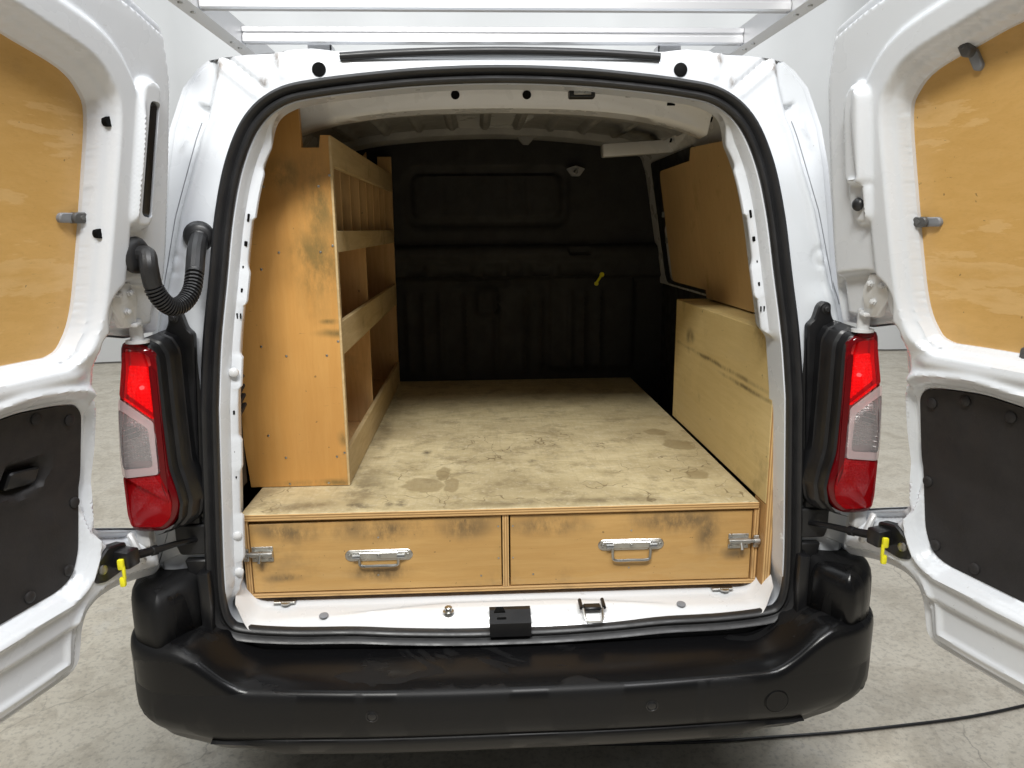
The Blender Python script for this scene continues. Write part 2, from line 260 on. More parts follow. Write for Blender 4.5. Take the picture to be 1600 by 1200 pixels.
# ------------------------------------------------------------------ mesh helpers
def mk(name, verts, faces, mat, parent=None, ang=40, smooth=True):
    me = bpy.data.meshes.new(name); me.from_pydata([tuple(map(float, v)) for v in verts], [], [tuple(map(int, f)) for f in faces]); me.validate(); me.update()
    bm = bmesh.new(); bm.from_mesh(me); bmesh.ops.recalc_face_normals(bm, faces=bm.faces); bm.to_mesh(me); bm.free()
    if smooth: me.shade_smooth(); me.set_sharp_from_angle(angle=math.radians(ang))
    me.materials.append(M[mat]); o = bpy.data.objects.new(name, me); C.objects.link(o)
    if parent: o.parent = parent
    return o
class MB:
    def __init__(s): s.v = []; s.f = []
    def add(s, v, f):
        k = len(s.v); s.v += [Vector(p) for p in v]; s.f += [tuple(i+k for i in q) for q in f]; return s
    def box(s, c, size, rot=None, bev=.0015, seg=1):
        bm = bmesh.new(); bmesh.ops.create_cube(bm, size=1); bmesh.ops.scale(bm, vec=size, verts=bm.verts)
        b = min(bev, min(size)*.45)
        if b > 0: bmesh.ops.bevel(bm, geom=bm.edges[:], offset=b, segments=seg, profile=.5, affect='EDGES')
        R = rot.to_4x4() if rot else Matrix.Identity(4)
        bmesh.ops.transform(bm, matrix=Matrix.Translation(c) @ R, verts=bm.verts)
        bm.verts.index_update(); s.add([v.co.copy() for v in bm.verts], [[v.index for v in f.verts] for f in bm.faces]); bm.free(); return s
    def bb(s, x0, x1, y0, y1, z0, z1, bev=.0015, seg=1):
        return s.box(((x0+x1)/2, (y0+y1)/2, (z0+z1)/2), (abs(x1-x0), abs(y1-y0), abs(z1-z0)), None, bev, seg)
    def prism(s, poly, f3, t0, t1, bev=0.0):
        """poly 2D list, f3(a,b,t)->3D; optional chamfer towards t1"""
        n = len(poly); rings = [(poly, t0)]
        if bev: rings += [(poly, t1-(bev if t1 > t0 else -bev)), (offset(poly, -bev), t1)]
        else: rings += [(poly, t1)]
        v = [f3(a, b, t) for P, t in rings for a, b in P]; fs = []
        for r in range(len(rings)-1):
            for i in range(n): j = (i+1) % n; fs.append((r*n+i, r*n+j, (r+1)*n+j, (r+1)*n+i))
        fs.append(tuple(range(n))[::-1]); fs.append(tuple((len(rings)-1)*n+i for i in range(n)))
        return s.add(v, fs)
    def tube(s, path, r, n=10, caps=True, closed=False):
        path = [Vector(p) for p in path]; L = len(path); rs = r if hasattr(r, '__len__') else [r]*L
        t0 = (path[1]-path[0]).normalized(); up = Vector((0, 0, 1)) if abs(t0.z) < .9 else Vector((1, 0, 0))
        a = t0.cross(up).normalized(); v = []; fs = []
        for i, p in enumerate(path):
            t = (path[(i+1) % L if closed else min(i+1, L-1)]-path[(i-1) % L if closed else max(i-1, 0)]).normalized()
            a = (a-t*a.dot(t)).normalized(); b = t.cross(a)
            v += [p+(a*math.cos(2*PI*k/n)+b*math.sin(2*PI*k/n))*rs[i] for k in range(n)]
        for i in range(L if closed else L-1):
            for k in range(n): fs.append((i*n+k, i*n+(k+1) % n, ((i+1) % L)*n+(k+1) % n, ((i+1) % L)*n+k))
        if caps and not closed: fs.append(tuple(range(n))[::-1]); fs.append(tuple((L-1)*n+k for k in range(n)))
        return s.add(v, fs)
    def lathe(s, prof, origin, axis, n=24):
        """prof: list of (radius, height along axis)"""
        ax = Vector(axis).normalized(); up = Vector((0, 0, 1)) if abs(ax.z) < .9 else Vector((1, 0, 0)); a = ax.cross(up).normalized(); b = ax.cross(a); o = Vector(origin)
        v = [o+ax*h+(a*math.cos(2*PI*k/n)+b*math.sin(2*PI*k/n))*r for r, h in prof for k in range(n)]; fs = []
        for i in range(len(prof)-1):
            for k in range(n): fs.append((i*n+k, i*n+(k+1) % n, (i+1)*n+(k+1) % n, (i+1)*n+k))
        fs.append(tuple(range(n))); fs.append(tuple((len(prof)-1)*n+k for k in range(n)))
        return s.add(v, fs)
    def grid(s, rows, closed=False):
        n = len(rows[0]); v = [p for r in rows for p in r]; fs = []
        for i in range(len(rows)-1):
            for k in range(n if closed else n-1): fs.append((i*n+k, i*n+(k+1) % n, (i+1)*n+(k+1) % n, (i+1)*n+k))
        return s.add(v, fs)
    def build(s, name, mat, parent=None, ang=40): return mk(name, s.v, s.f, mat, parent, ang)
def offset(poly, d):
    """offset closed polygon outward by d (assumes either winding)"""
    P = np.array(poly, float); n = len(P); A = .5*np.sum(P[:, 0]*np.roll(P[:, 1], -1)-np.roll(P[:, 0], -1)*P[:, 1]); sg = 1 if A > 0 else -1
    e = np.roll(P, -1, 0)-P; e /= np.linalg.norm(e, axis=1)[:, None]+1e-9; nn = np.stack([e[:, 1], -e[:, 0]], 1)*sg
    m = nn+np.roll(nn, 1, 0); m /= np.maximum(np.linalg.norm(m, axis=1)[:, None], .3); c = np.sum(m*nn, 1)
    return [tuple(q) for q in P+m*(d/np.maximum(c, .4))[:, None]]
def cat(pts, per=8, closed=True):
    """Catmull-Rom through points"""
    P = [np.array(p, float) for p in pts]; n = len(P); out = []
    for i in range(n if closed else n-1):
        g = lambda k: P[k % n] if closed else P[min(max(k, 0), n-1)]
        a, b, c, d = g(i-1), g(i), g(i+1), g(i+2)
        for k in range(per):
            t = k/per; out.append(tuple(.5*((2*b)+(c-a)*t+(2*a-5*b+4*c-d)*t*t+(3*b-a-3*c+d)*t**3)))
    if not closed: out.append(tuple(P[-1]))
    return out
def rpoly(pts, r, seg=5):
    """polygon with filleted corners"""
    n = len(pts); out = []; rr = r if hasattr(r, '__len__') else [r]*n
    for i in range(n):
        p, a, b = (np.array(pts[k % n], float) for k in (i, i-1, i+1)); da, db = a-p, b-p; la, lb = np.linalg.norm(da), np.linalg.norm(db)
        q = min(rr[i], la*.45, lb*.45)
        if q <= 0: out.append(tuple(p)); continue
        s0, s1 = p+da/la*q, p+db/lb*q
        for k in range(seg+1): t = k/seg; out.append(tuple((1-t)**2*s0+2*t*(1-t)*p+t*t*s1))
    return out
def resample(poly, step):
    P = np.array(poly, float); out = []
    for i in range(len(P)):
        a, b = P[i], P[(i+1) % len(P)]; k = max(1, int(round(np.linalg.norm(b-a)/step)))
        for j in range(k): out.append(a+(b-a)*j/k)
    keep = [out[0]]
    for q in out[1:]:
        if np.linalg.norm(q-keep[-1]) > step*.25: keep.append(q)
    if np.linalg.norm(keep[-1]-keep[0]) < step*.25: keep.pop()
    return np.array(keep)
def sdf(P, poly):
    """signed distance (negative inside)"""
    V = np.array(poly, float); W = np.roll(V, -1, 0); d = np.full(len(P), 1e9); ins = np.zeros(len(P), bool)
    for a, b in zip(V, W):
        e = b-a; q = P-a; t = np.clip((q@e)/(e@e+1e-12), 0, 1); d = np.minimum(d, np.sum((q-t[:, None]*e)**2, 1))
        c = (a[1] > P[:, 1]) != (b[1] > P[:, 1])
        with np.errstate(divide='ignore', invalid='ignore'): x = (b[0]-a[0])*(P[:, 1]-a[1])/(b[1]-a[1])+a[0]
        ins ^= c & (P[:, 0] < x)
    return np.sqrt(d)*np.where(ins, -1, 1)
def sdl(P, line):
    d = np.full(len(P), 1e9)
    for a, b in zip(line[:-1], line[1:]):
        a, b = np.array(a, float), np.array(b, float); e = b-a; q = P-a; t = np.clip((q@e)/(e@e+1e-12), 0, 1); d = np.minimum(d, np.sum((q-t[:, None]*e)**2, 1))
    return np.sqrt(d)
def ss(a, b, x): t = np.clip((np.asarray(x, float)-a)/(b-a), 0, 1); return t*t*(3-2*t)
def relief(name, outline, holes, step, hf, mf, mat, parent, skirt=None, hskirt=None, ang=50):
    """pressed sheet: triangulated outline with holes, height hf(P) mapped by mf(a,b,w)"""
    loops = [resample(outline, step)]+[resample(h, step) for h in holes]
    lo, hi = loops[0].min(0), loops[0].max(0)
    gx, gy = np.meshgrid(np.arange(lo[0], hi[0], step), np.arange(lo[1], hi[1], step*.87)); gx = gx+((np.arange(gx.shape[0]) % 2)*step*.5)[:, None]
    G = np.stack([gx.ravel(), gy.ravel()], 1)
    k = sdf(G, loops[0]) < -step*.45
    G = G[k]
    for h in loops[1:]: G = G[sdf(G, h) > step*.45]
    V = list(map(tuple, np.concatenate(loops))); E = []; b = 0
    for l in loops: E += [(b+i, b+(i+1) % len(l)) for i in range(len(l))]; b += len(l)
    V += list(map(tuple, G))
    vo, eo, fo, *_ = delaunay_2d_cdt([Vector(v) for v in V], E, [], 0, 1e-7)
    P = np.array([(v[0], v[1]) for v in vo]); T = np.array([f for f in fo]); cen = P[T].mean(1)
    k = sdf(cen, loops[0]) < 0
    for h in loops[1:]: k &= sdf(cen, h) > 0
    T = T[k]; W = hf(P); verts = [mf(p[0], p[1], h) for p, h in zip(P, W)]; faces = [tuple(t) for t in T]
    for li, l in enumerate(loops):
        sk = skirt if li == 0 else hskirt
        if not sk: continue
        w0 = hf(l); base = len(verts)
        verts += [mf(p[0], p[1], h) for p, h in zip(l, w0)]+[mf(p[0], p[1], h+sk) for p, h in zip(l, w0)]; n = len(l)
        faces += [(base+i, base+(i+1) % n, base+n+(i+1) % n, base+n+i) for i in range(n)]
    o = mk(name, verts, faces, mat, parent, ang)
    return o
def empty(name, loc, label=None, cat_=None, group=None):
    o = bpy.data.objects.new(name, None); C.objects.link(o); o.location = loc; o.empty_display_size = .1
    if label: o['label'] = label; o['category'] = cat_
    if group: o['group'] = group
    return o
def tag(o, label, cat_, group=None):
    o['label'] = label; o['category'] = cat_
    if group: o['group'] = group
    return o
def mirror(h):  # half outline from top centre to bottom centre -> closed loop
    r = [tuple(p) for p in h]; return r+[(-x, z) for x, z in r[::-1] if x > 1e-6]
XY = lambda z0: (lambda a, b, t: Vector((a, b, z0+t)))
def XZ(y0, s=1): return lambda a, b, t: Vector((s*a, y0+t, b))
def YZ(x0, s=1): return lambda a, b, t: Vector((s*(x0+t), a, b))

# ------------------------------------------------------------------ setting
g = MB().grid([[Vector((x, y, 0)) for x in (-40, 40)] for y in (-40, 40)]).build('ground', 'concrete'); g['kind'] = 'structure'
rows = []
for k in range(161):
    x = -16+k*.2; y = 6.9+.05*math.sin(x*3.1)+.03*math.sin(x*7.3+1)
    rows.append([Vector((x, y+.02*math.sin(z*2+x), z)) for z in (.02, .6, 1.5, 3, 4.4, 5.6)])
wl = MB().grid(rows).build('backdrop_wall', 'wall'); wl['kind'] = 'structure'

# ------------------------------------------------------------------ the van
van = empty('van', (0, 0, 0), 'white panel van seen from behind with both rear doors swung wide open', 'van')
by = lambda z: .15*np.maximum(0, np.asarray(z, float)-1.1)
SEALH = [(0, 1.793), (.12, 1.790), (.227, 1.783), (.379, 1.766), (.465, 1.746), (.525, 1.697), (.565, 1.613), (.591, 1.503), (.609, 1.37), (.626, 1.242), (.637, 1.10), (.650, .895), (.660, .72), (.659, .640), (.645, .594), (.61, .573), (.50, .561), (.36, .557), (.25, .549), (.12, .543), (0, .542)]
SEAL = cat(mirror(SEALH), 6)
OUTH = [(0, 1.848), (.2, 1.847), (.345, 1.843), (.40, 1.846), (.45, 1.842), (.465, 1.838), (.53, 1.833), (.585, 1.827), (.612, 1.826), (.637, 1.807), (.667, 1.77), (.698, 1.685), (.714, 1.60), (.726, 1.476), (.738, 1.33), (.748, 1.26), (.76, 1.1), (.77, .9), (.772, .7), (.768, .56), (.74, .50), (0, .49)]
OUT = mirror(OUTH)
CRZ = [1.20, 1.27, 1.379, 1.504, 1.60, 1.67, 1.704, 1.751, 1.80, 1.9]; CRX = [.742, .732, .708, .682, .652, .630, .616, .604, .592, .585]
def hframe(P):
    ax = np.abs(P[:, 0]); z = P[:, 1]; xc = np.interp(z, CRZ, CRX); up = ss(1.18, 1.25, z)
    h = by(z)+.006
    h = h+up*.030*ss(0, .016, ax-xc)*ss(.52, .58, ax)
    h = h-up*.005*np.exp(-((ax-xc+.006)/.007)**2)*ss(1.83, 1.79, z)
    Q = np.stack([ax, z], 1)
    h = h+.006*np.exp(-(sdl(Q, [(.50, 1.765), (.572, 1.825)])/.005)**2)-.004*np.exp(-(sdl(Q, [(.52, 1.752), (.600, 1.818)])/.006)**2)
    h = h-.004*np.exp(-(sdl(Q, [(.462, 1.79), (.470, 1.84)])/.006)**2)
    h = h+.012*ss(.0, -.012, sdf(Q, [(.607, 1.745), (.622, 1.735), (.655, 1.745), (.648, 1.70), (.636, 1.705), (.640, 1.66), (.625, 1.69)]))
    h = h-.010*ss(.0, -.016, sdf(Q, rpoly([(.652, 1.695), (.668, 1.715), (.70, 1.63), (.680, 1.64)], .01)))
    h = h+.010*ss(1.820, 1.832, z)*ss(.40, .34, ax)
    h = h+.004*np.exp(-((np.hypot(ax-.70, z-1.405)-.018)/.006)**2)
    h = h-.012*ss(1.36, 1.30, z)*ss(.64, .70, ax)*up
    return h
relief('rear_frame', OUT, [SEAL], .0065, hframe, lambda a, b, t: Vector((a, t, b)), 'paint_frame', van)
for s in (-1, 1):
    zz_ = np.linspace(1.30, 1.70, 24); xx_ = np.interp(zz_, CRZ, CRX)+.024; hh_ = hframe(np.stack([xx_, zz_], 1))
    MB().tube([(s*x, h-.0003, z) for x, h, z in zip(xx_, hh_, zz_)], .0011, 6).build('panel_seam', 'grey_plastic', van)
# body shell (sides, roof, nose)
O = resample(OUT, .05); rings = []
hz = hframe(O)
prof = [(0, None), (.006, .010), (.016, .03), (.028, .09), (.045, .30), (.07, .8), (.085, 1.4), (.085, 2.0), (.08, 2.6), (.06, 3.0), (.03, 3.5), (-.02, 3.85)]
for d, yy in prof:
    ring = []
    for (x, z), h0 in zip(O, hz):
        q = np.array([x, z]); xx = x*(1+d*1.25) ; zz = z+(d*.15 if z > 1.3 else 0); zz = zz if z > .6 else z-min(d*2, .14)
        if yy is None: y = h0
        else: y = max(h0+.004, yy+float(by(z)))
        if yy and yy > 2.2 and zz > 1.0: zz = max(1.0, zz-(yy-2.2)*.55 if yy < 3.2 else min(zz, 1.12))
        ring.append(Vector((xx, y, zz)))
    rings.append(ring)
b = MB().grid(rings, True); n0 = len(b.v)-len(O); b.f.append(tuple(range(n0, len(b.v)))); b.build('body_shell', 'paint', van)
MB().bb(-.72, .72, .02, 3.7, .30, .48, .02).build('underbody', 'hole', van)
for y in (.72, 3.05):
    for s in (-1, 1):
        wb = MB().lathe([(.20, -.10), (.29, -.10), (.315, -.07), (.318, 0), (.315, .07), (.29, .10), (.20, .10)], (s*.76, y, .318), (1, 0, 0), 40).build('wheel', 'tyre', van)
        MB().lathe([(.05, .085), (.18, .07), (.205, .095), (.208, .0), (.208, -.09)], (s*.76, y, .318), (s, 0, 0), 32).build('rim', 'steel', wb)

# door seal: double-bead rubber swept round the opening
SP = resample(SEAL, .006)
def ring_frames(P):
    nx, pv = np.roll(P, -1, 0), np.roll(P, 1, 0); t = nx-pv; t /= np.linalg.norm(t, axis=1)[:, None]; return np.stack([-t[:, 1], t[:, 0]], 1)
NR = ring_frames(SP); cen = np.array([0, 1.15]); sgn = np.sign(np.sum(NR*(SP-cen), 1))[:, None]; NR = NR*sgn
prs = [(-.017, -.006), (-.0175, .006), (-.015, .013), (-.010, .016), (-.005, .013), (-.002, .009), (.001, .013), (.004, .021), (.009, .025), (.014, .022), (.017, .013), (.018, .004), (.017, -.006)]
rows = [[Vector((p[0]+n_[0]*a, float(by(p[1]))-b_+.002, p[1]+n_[1]*a)) for a, b_ in prs] for p, n_ in zip(SP, NR)]; rows.append(rows[0])
MB().grid(rows).build('door_seal', 'rubber', van, 60)
tr = [(p, n_) for p, n_ in zip(SP, NR) if p[1] < .70]; tr.sort(key=lambda q: math.atan2(q[0][0], 1.2-q[0][1]))
MB().grid([[Vector((p[0]+n_[0]*a, y, p[1]+n_[1]*a)) for a, y in ((.010, .003), (.014, -.004), (.024, -.007), (.050, -.008), (.075, -.004))] for p, n_ in tr]).build('sill_trim', 'trim_plastic', van)
# painted jamb inside the seal
rows = []
for i, (p, n_) in enumerate(zip(SP, NR)):
    z = p[1]; side = float(ss(.60, .68, z)*ss(1.70, 1.62, z)); bot = float(ss(.69, .585, z)); y0 = float(by(z))
    low = float(ss(1.25, 1.22, z)) if p[0] > 0 else 0.0; side *= 1-low; wv = .0035*side*max(-1, min(1, 5*(math.sin(z*33+.6)+.45*math.sin(z*71))))-.016*low
    ins = [(.004, .004), (.020, .006), (.026, .022), (.030, .040), (.045+wv, .048), (.047+wv, .052), (.046+wv, .060), (.030, .066), (.022, .14)]
    tp = float(ss(1.66, 1.74, z)); ins = [(min(a, a*(1-tp)+tp*.020), c_*(1-.55*tp)) for k, (a, c_) in enumerate(ins)]
    if low > 0: ins = [(a*(1-low)+low*min(a, .020), c_*(1-.35*low)) for a, c_ in ins]
    if bot > 0: ins = [(a*(1-bot)+bot*(-.002+.0*k), c_) for k, (a, c_) in enumerate(ins)]
    rows.append([Vector((p[0]-n_[0]*a, y0+c_, p[1]-n_[1]*a)) for a, c_ in ins])
for _ in range(0):
    rows = [[(rows[i-1][k]+rows[i][k]*2+rows[(i+1) % len(rows)][k])/4 for k in range(len(rows[0]))] for i in range(len(rows))]
rows.append(rows[0]); MB().grid(rows).build('door_jamb', 'paint', van, 35)
def plate_hole(cx, cz, wd, ht, y, rot=0, s=1):  # solid black plate: the shade inside each hole is put in as colour
    R = Matrix.Rotation(rot, 3, 'Y'); MB().box((s*cx, y, cz), (wd, .004, ht), R, .0012, 1).build('hole_shade', 'hole', van)
for s in (-1, 1):
    for z, ins_, wd, ht in ((1.50, .037, .007, .022), (1.445, .037, .009, .014), (1.395, .036, .004, .008), (1.345, .038, .006, .012), (1.29, .041, .004, .016), (1.29, .033, .006, .017), (1.08, .036, .006, .012), (.99, .036, .004, .007), (.93, .038, .004, .007)):
        if s > 0 and z < 1.2: continue
        x = np.interp(z, [q[1] for q in SEALH[::-1]][6:], [q[0] for q in SEALH[::-1]][6:])-ins_
        plate_hole(x, z, wd*.75, ht*.8, float(by(z))+.0445, -.2*s if z > 1.3 else -.05*s, s)
    for z in (1.17, .79, .70):
        if s > 0: break
        x = float(np.interp(z, [.72, .895, 1.10, 1.242], [.659, .650, .637, .626]))-.036
        MB().lathe([(.011, 0), (.010, .005), (.006, .008), (.001, .009)], (s*x, .046, z), (-s*.2, -1, 0), 14).build('plug', 'paint_in', van)

# header above opening, inside
hd = []
for x in np.linspace(-.60, .52, 45):
    k = (x/.56)**2; zt = 1.795-.045*k-.05*k*k; zt += .026; hd.append([Vector((x, .300, zt+.03)), Vector((x, .305, zt-.004)), Vector((x, .315, zt-.010)), Vector((x, .335, zt-.05+.012*k)), Vector((x, .345, zt-.060+.014*k)), Vector((x, .41, zt-.062+.014*k)), Vector((x, .425, zt-.05+.014*k)), Vector((x, .43, zt+.06))])
MB().grid(hd).build('header_panel', 'paint_in', van)
for x in (-.105, .068): MB().lathe([(.0105, 0), (.0105, .002)], (x, .3255, 1.789), (0, -.87, -.43), 20).build('hole_shade', 'hole', van)
for x, wd in ((-.33, .05), (-.21, .045), (-.125, .045), (-.02, .045), (.09, .04), (.33, .045), (-.06, .02), (.02, .018), (.05, .012), (.42, .02)):
    MB().box((x, .3175, 1.807-.045*(x/.56)**2-.05*(x/.56)**4), (wd, .004, .007), None, .001).build('hole_shade', 'hole', van)
lt = MB().bb(.150, .208, .15, .18, 1.754, 1.779, .004, 2).build('latch_striker', 'trim_plastic', van); MB().bb(.160, .198, .146, .1515, 1.760, 1.772, .001).build('striker_bar', 'steel', lt)
# rubber strip and black discs for hole shade on the roof edge
pts = []
for x in np.linspace(-.34, .34, 25): pts.append((x, float(by(1.845))+.000, 1.841-.012*(x/.34)**2))
MB().tube(pts, .0085, 10).build('roof_edge_strip', 'rubber', van)
for s in (-1, 1): MB().lathe([(.0145, 0), (.0145, .003), (.012, .004)], (s*.385, float(by(1.80))+.0065, 1.8035), (0, -1, .12), 22).build('hole_shade', 'hole', van)

# roof skin from inside with ribs, bows
def hroof(P):
    x, y = P[:, 0], P[:, 1]; h = 1.862-.05*(x/.6)**2-.04*np.maximum(0, (np.abs(x)-.45)/.25)**2
    ph = (x+.02)/.125; d = np.abs(ph-np.round(ph))*.125
    return h-.020*ss(.018, .010, d)*ss(.44, .50, y)*ss(1.45, 1.40, y)
relief('roof_lining', [(-.68, .29), (.68, .29), (.68, 1.66), (-.68, 1.66)], [], .011, hroof, lambda a, b, t: Vector((a, b, t)), 'greywash', van)
for y0, hh in ((.95, .020), (1.52, .035)):
    bw = []
    for x in np.linspace(-.62, .62, 31):
        z = 1.862-.05*(x/.6)**2-.04*max(0, (abs(x)-.45)/.25)**2; bw.append([Vector((x, y0-.03, z)), Vector((x, y0-.02, z-hh*.7)), Vector((x, y0, z-hh)), Vector((x, y0+.05, z-hh)), Vector((x, y0+.07, z))])
    MB().grid(bw).build('roof_bow', 'greywash', van)
MB().prism([(.10, 1.836), (.19, 1.836), (.155, 1.80), (.135, 1.80)], XZ(1.51), 0, .03, .003).build('bow_bracket', 'greywash', van)
R = Matrix.Rotation(-.06, 3, 'Y'); MB().box((.575, 1.18, 1.752), (.36, .055, .046), R, .006, 2).build('roof_bracket', 'paint_in', van)
for s in (-1, 1): MB().lathe([(.006, 0), (.006, .035), (.004, .04)], (s*.47, .42, 1.80), (0, 0, -1), 10).build('roof_stud', 'paint_in', van)

# bulkhead
def hbulk(P):
    x, z = P[:, 0], P[:, 1]; Q = P; h = np.zeros(len(P))
    d = sdf(Q, rpoly([(-.36, 1.72), (.335, 1.72), (.335, 1.475), (-.36, 1.475)], .07)); h += .012*ss(.006, -.012, d)
    d = sdf(Q, rpoly([(-.325, 1.695), (.30, 1.695), (.30, 1.51), (-.325, 1.51)], .04)); h -= .010*ss(.004, -.008, d)
    for xx in (-.2, -.06, .08, .16): h += .004*np.exp(-((x-xx)/.006)**2)*(d < -.01)
    h -= .030*ss(1.41, 1.39, z)*ss(1.335, 1.35, z); h -= .022*ss(1.345, 1.335, z)*ss(1.255, 1.27, z)
    for a, b in ((-.36, -.28), (-.24, -.08), (-.04, .04), (.07, .13), (.17, .26), (.29, .45)):
        h += .008*ss(.004, -.004, sdf(Q, rpoly([(a, 1.32), (b, 1.32), (b, 1.28), (a, 1.28)], .006)))
    for xx in (-.36, -.29, -.22, -.11, .02, .15, .22, .34, .40, .47): h -= .008*np.exp(-((x-xx)/.010)**2)*ss(1.215, 1.19, z)*ss(.84, .86, z)
    h -= .010*ss(.004, -.006, sdf(Q, rpoly([(-.065, 1.215), (.03, 1.215), (.03, 1.11), (-.065, 1.11)], .015)))
    h += .008*ss(.004, -.004, sdf(Q, rpoly([(-.16, 1.25), (.08, 1.25), (.08, 1.235), (-.16, 1.235)], .004)))
    h -= .010*ss(.004, -.006, sdf(Q, rpoly([(.25, 1.26), (.62, 1.26), (.62, .86), (.25, .86)], .03)))
    h += .01*ss(.003, -.003, sdf(Q, rpoly([(.33, 1.395), (.43, 1.395), (.43, 1.365), (.33, 1.365)], .014)))
    return h
relief('bulkhead', [(-.80, .70), (.80, .70), (.80, 1.92), (-.80, 1.92)], [], .014, hbulk, (lambda a, b, t: Vector((a, 1.63+1.5*t, b))), 'bulkhead', van)
hk = MB().prism(rpoly([(.318, 1.712), (.357, 1.725), (.396, 1.712), (.374, 1.682), (.340, 1.682)], .005), XZ(1.595), 0, .012, 0).build('bulkhead_hook', 'steel', van)
MB().lathe([(.010, 0), (.008, .012), (.004, .016)], (.357, 1.596, 1.700), (0, -1, 0), 14).build('hook_boss', 'steel', hk)
MB().tube([(.450, 1.59, 1.240), (.470, 1.585, 1.274)], .0055, 8).lathe([(.010, 0), (.010, .006)], (.472, 1.59, 1.276), (0, -1, 0), 14).lathe([(.009, 0), (.009, .006)], (.449, 1.59, 1.238), (0, -1, 0), 14).build('yellow_tag', 'yellow', van)

# inner side walls
wx = lambda z: .735-.17*max(0, z-1.24)-.25*max(0, z-1.70)
for s in (-1, 1):
    rows = [[Vector((s*(wx(z)+.012), y, z)) for z in (.58, .9, 1.15, 1.236)] for y in (.10, .6, 1.1, 1.64)]
    MB().grid(rows).build('lower_side_lining', 'bulkhead', van)
def hside(P): return -.020*ss(.006, -.012, sdf(P, rpoly([(.86, 1.265), (.86, 1.715), (1.47, 1.715), (1.47, 1.265)], .05)))-.005*np.exp(-((P[:, 1]-1.745)/.008)**2)
for s in (-1, 1):
    relief('upper_side_wall', [(.17, 1.236), (1.64, 1.236), (1.64, 1.815), (.17, 1.80)], [], .02, hside, (lambda s: lambda a, b, t: Vector((s*(wx(b)-t), a, b)))(s), 'paint_in', van)
def wallpanel(name, poly, off, th, mat):
    me = MB(); pl = resample(poly, .04); n_ = len(pl)
    rows = [[Vector((wx(b)-off-t, a, b)) for a, b in pl] for t in (0, th)]
    me.grid(rows, True); me.f.append(tuple(range(n_, 2*n_))); return me.build(name, mat, van)
wallpanel('window_rubber', rpoly([(.84, 1.245), (.84, 1.728), (1.50, 1.722), (1.50, 1.245)], .05), .0, .006, 'rubber')
wallpanel('window_surround', rpoly([(.86, 1.262), (.86, 1.695), (1.40, 1.69), (1.41, 1.262)], .04), .0065, .002, 'paint_in')
wallpanel('window_blank', rpoly([(.88, 1.262), (.88, 1.685), (1.335, 1.680), (1.35, 1.262)], .03), .009, .007, 'ply_wall')
wallpanel('lining_panel', rpoly([(.20, 1.238), (.20, 1.69), (.85, 1.718), (.895, 1.68), (.875, 1.45), (.88, 1.238)], [0, .02, .02, .05, .2, .0]), .019, .009, 'ply_wall')
for y, z in ((1.375, 1.52), (1.37, 1.42)): MB().box((wx(z)-.013, y, z), (.008, .022, .022), None, .002).build('window_clip', 'grey_plastic', van)
for y, z, wd, ht in ((.62, 1.80, .012, .05), (.60, 1.79, .008, .06), (.66, 1.775, .010, .022), (.78, 1.770, .016, .020), (.84, 1.770, .012, .020), (1.1, 1.768, .012, .014), (1.16, 1.768, .012, .014)):
    MB().box((wx(z)-.004, y, z), (.006, wd, ht), Matrix.Rotation(.3, 3, 'Y'), .001).build('hole_shade', 'hole', van)
# ribbed vent behind the shelf, left
vt = MB().bb(-.70, -.655, .16, .26, .84, 1.21, .006).build('side_vent', 'bulkhead', van)
for k in range(6): MB().box((-.648, .205, 1.155-k*.024), (.02, .10, .008), Matrix.Rotation(.35, 3, 'X'), .002).build('vent_slat', 'panel_black', vt)

# sill
def hsill(P):
    x, y = P[:, 0], P[:, 1]; ax = np.abs(x)
    zs = np.interp(ax, [q[0] for q in SEALH[::-1][:8]], [q[1] for q in SEALH[::-1][:8]])+.010; h = zs+(.586-zs)*ss(-.004, .034, y+.005*np.sin(x*6)); h = h+.006*ss(.55, .5, ax)*ss(.03, .045, y)*ss(.085, .07, y+.05*ss(.1, .5, ax))
    h = h+.004*ss(.085, .1, y); return h+.06*ss(.565, .650, ax)**2
relief('sill', [(-.595, -.012), (.595, -.012), (.630, .02), (.640, .06), (.648, .17), (-.648, .17), (-.640, .06), (-.630, .02)], [], .009, hsill, lambda a, b, t: Vector((a, b, t)), 'paint_sill', van)
for x in (-.433, .413): MB().lathe([(.011, 0), (.0105, .0012), (.006, .002)], (x, .032, .5905), (0, -.15, 1), 18).build('sill_plug', 'grey_plastic', van)
MB().lathe([(.013, 0), (.013, .003), (.009, .004), (.009, .012), (.007, .014)], (-.142, .030, .590), (0, 0, 1), 6 * 3).build('sill_bolt', 'steel', van)
st = MB().prism([(-.022, .552), (-.022, .585), (.012, .602), (.026, .602), (.026, .552)], lambda a, b, t: Vector((t, a, b)), -.046, .050).build('latch_plate', 'trim_plastic', van, 20)
MB().prism([(-.01, .0), (.01, .0), (.006, .010), (-.006, .010)], lambda a, b, t: Vector((-.022+a*1.3, .004+b*1.2, .5975+t+b*.55)), 0, .004).build('latch_tab', 'hole', st)
MB().box((-.018, -.010, .5915), (.022, .004, .006), Matrix.Rotation(-.4, 3, 'X'), .002).build('hole_shade', 'hole', st)
sk = MB().bb(.176, .218, .012, .036, .589, .599, .003).build('door_striker', 'trim_plastic', van)
for x in (.170, .224): MB().tube([(x, .044, .603), (x, .010, .600)], .0045, 8).build('striker_loop', 'steel' if x < 0 else 'trim_plastic', sk)
MB().tube([(.174, .010, .599), (.176, -.010, .586), (.180, -.016, .578), (.214, -.016, .578), (.218, -.010, .586), (.220, .010, .599)], .0032, 8).build('striker_loop', 'steel', sk)

